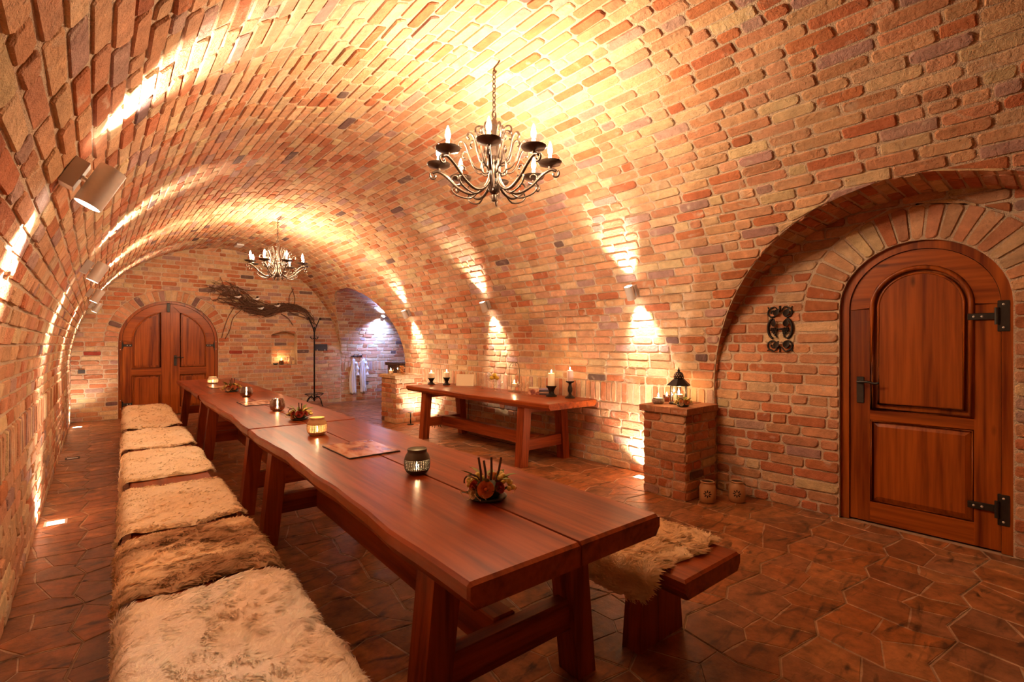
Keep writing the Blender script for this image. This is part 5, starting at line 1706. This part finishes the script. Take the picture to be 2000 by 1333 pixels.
# ------------------------------------------------------------------ end wall niche things
zb = NB + 0.001
e = empty('candle_glass', (3.05, YE + 0.07, zb), 0); tag(e, 'dark glass candle cup glowing in the end wall niche', 'candle holder')
MB().lathe([(0.040, 0), (0.045, 0.005), (0.048, 0.095)], 18, cap=False).build('glass', M['glass_brown'], e, True)
MB().lathe([(0.040, 0), (0.040, 0.006)], 18).build('bottom', M['dish'], e)
candle('candle burning in the end wall niche', 3.05, YE + 0.07, zb + 0.008, 0.032, 0.085, watt=1.6, flame=1.2)
e = empty('figurine', (3.22, YE + 0.08, zb), 0); tag(e, 'small pale robed clay figurine in the end wall niche', 'figurine')
MB().lathe([(0.045, 0), (0.048, 0.02), (0.036, 0.09), (0.028, 0.14), (0.016, 0.155)], 14).build('robe', M['clay'], e, True)
MB().ball((0, 0, 0.172), 0.022, 10, 8).build('head', M['clay'], e, True)
MB().tube(spline([(0.03, -0.01, 0.13), (0.045, -0.03, 0.10), (0.02, -0.045, 0.09)], 10), 0.010, 6).build('arm', M['clay'], e, True)
e = empty('small_bowl', (2.93, YE + 0.07, zb), 0); tag(e, 'small dark bowl in the end wall niche', 'bowl')
MB().lathe([(0.025, 0), (0.045, 0.012), (0.055, 0.035), (0.050, 0.035), (0.03, 0.014), (0.001, 0.010)], 18).build('bowl', M['dish'], e, True)
MB().lathe([(0.026, -0.0), (0.028, 0.004)], 16).build('foot', M['dish'], e)

# ------------------------------------------------------------------ coat rack, sign, robe
e = empty('coat_rack', (3.60, 10.78, 0), 0.5); tag(e, 'black wrought iron coat rack with umbrella ring', 'coat rack')
MB().lathe([(0.016, 0.10), (0.015, 1.62), (0.024, 1.66), (0.012, 1.72)], 12).build('pole', M['iron'], e, True)
for k in range(4):
    a = 2 * PI * k / 4
    c, s = math.cos(a), math.sin(a)
    R3 = lambda r, z: (r * c, r * s, z)
    MB().tube([R3(p.x, p.y) for p in spline([(0.01, 0.16, 0), (0.10, 0.20, 0), (0.19, 0.12, 0), (0.21, 0.03, 0), (0.235, 0.008, 0)], 16)], 0.010, 6).build('leg', M['iron'], e, True)
    MB().tube([R3(p.x, p.y) for p in spline([(0.01, 1.60, 0), (0.05, 1.72, 0), (0.11, 1.82, 0), (0.15, 1.90, 0), (0.18, 1.91, 0), (0.18, 1.87, 0)], 20)], 0.009, 6).build('upper_hook', M['iron'], e, True)
    MB().tube([R3(p.x, p.y) for p in spline([(0.01, 1.48, 0), (0.06, 1.455, 0), (0.10, 1.48, 0), (0.10, 1.51, 0)], 14)], 0.008, 6).build('lower_hook', M['iron'], e, True)
MB().tube([(0.19 * math.cos(a), 0.19 * math.sin(a), 0.26) for a in np.linspace(0, 2 * PI, 31)[:-1]], 0.008, 6, closed=True).build('umbrella_ring', M['iron'], e, True)
m = MB()
for k in range(4):
    a = 2 * PI * k / 4 + 0.4
    m.tube([(0.19 * math.cos(a), 0.19 * math.sin(a), 0.26), (0.012 * math.cos(a), 0.012 * math.sin(a), 0.13)], 0.006, 5)
m.build('ring_stay', M['iron'], e)
e = empty('wall_sign', (3.86, YE - 0.016, 1.27), 0); tag(e, 'blank dark sign plate with two pale knobs on the end wall', 'sign')
MB().box(-0.145, 0.145, -0.012, 0.0, -0.075, 0.075, 0.004).build('plate', M['board'], e)
for s in (-1, 1):
    MB().ball((s * 0.085, -0.020, -0.062), 0.014, 8, 6).build('knob', M['white'], e, True)
e = empty('hook_rail', (4.70, YE - 0.018, 1.06), 0); tag(e, 'small dark hook rail on the passage wall', 'hook rail')
MB().box(-0.14, 0.14, -0.014, 0.0, -0.012, 0.012, 0.003).build('rail', M['iron'], e)
for k in range(3):
    x = -0.10 + 0.10 * k
    MB().tube(spline([(x, -0.012, 0.0), (x, -0.045, -0.025), (x, -0.06, 0.0), (x, -0.055, 0.02)], 12), 0.006, 6).build('hook', M['iron'], e, True)
    MB().tube(spline([(x, -0.012, 0.0), (x + 0.03, -0.035, 0.03), (x + 0.035, -0.04, 0.055)], 8), 0.005, 6).build('finial', M['iron'], e, True)
def robe(label, x, y, ztop, zbot, w0, w1, seed):
    rs = np.random.RandomState(seed)
    e = empty('robe', (x, y, ztop), 0); tag(e, label, 'robe', 'white robes on the hook rail')
    ph = rs.uniform(0, 6, 4)
    V, F = [], []
    n, m_ = 40, 20
    for j in range(m_ + 1):
        t = j / m_
        w = w0 + (w1 - w0) * t ** 0.6 + 0.012 * math.sin(7 * t + ph[0])
        for i in range(n + 1):
            s = i / n * 2 - 1
            fold = 0.022 * math.sin(s * 8 + ph[1] + 0.8 * t) * (0.25 + 0.75 * t) + 0.012 * math.sin(s * 17 + ph[2])
            V.append((s * w + 0.02 * math.sin(3 * t + ph[3]), -0.045 - fold - 0.025 * (1 - s * s), -(ztop - zbot) * t - 0.025 * abs(s) * (1 - t) - 0.012 * math.sin(6 * s + ph[0]) * t))
    for j in range(m_):
        for i in range(n):
            a = j * (n + 1) + i
            F.append((a, a + 1, a + n + 2, a + n + 1))
    o = raw_mesh('cloth', V, F, M['cloth'], e, (0, 0, 0), True)
    md = o.modifiers.new('thick', 'SOLIDIFY'); md.thickness = 0.006
    MB().tube(spline([(-0.012, -0.05, -0.01), (0, -0.055, 0.03), (0.012, -0.05, -0.01)], 8), 0.003, 5).build('hanging_loop', M['cloth'], e, True)
    sl = MB().tube(spline([(w0 * 0.9, -0.06, -0.08), (w1 * 1.05, -0.07, -0.22), (w1 * 1.12, -0.075, -0.40)], 14), [0.03 + 0.012 * math.sin(k) for k in range(15)][:len(spline([(0, 0, 0), (1, 0, 0), (2, 0, 0)], 14))], 10)
    sl.build('sleeve', M['cloth'], e, True)
    return e
robe('white robe hanging straight on the passage hook rail, wall side', 4.60, YE - 0.02, 1.00, 0.18, 0.04, 0.085, 3)
robe('white robe with loose sleeve hanging on the passage hook rail', 4.85, YE - 0.02, 1.00, 0.20, 0.04, 0.075, 8)

# ------------------------------------------------------------------ small fittings
o = MB().box(-0.06, 0.06, -0.14, 0.14, 0.0, 0.03, 0.004).build('ceiling_fitting', M['white'], None, loc=(2.08, 10.45, VZ + VR - 0.045))
tag(o, 'flat white fitting on the vault crown near the end wall', 'fitting')
o = MB().box(-0.045, 0.045, -0.014, 0, -0.032, 0.032, 0.003).build('wall_socket', M['board'], None, loc=(-0.19, YE - 0.012, 0.87))
tag(o, 'small dark socket in the corner beside the double door', 'socket')
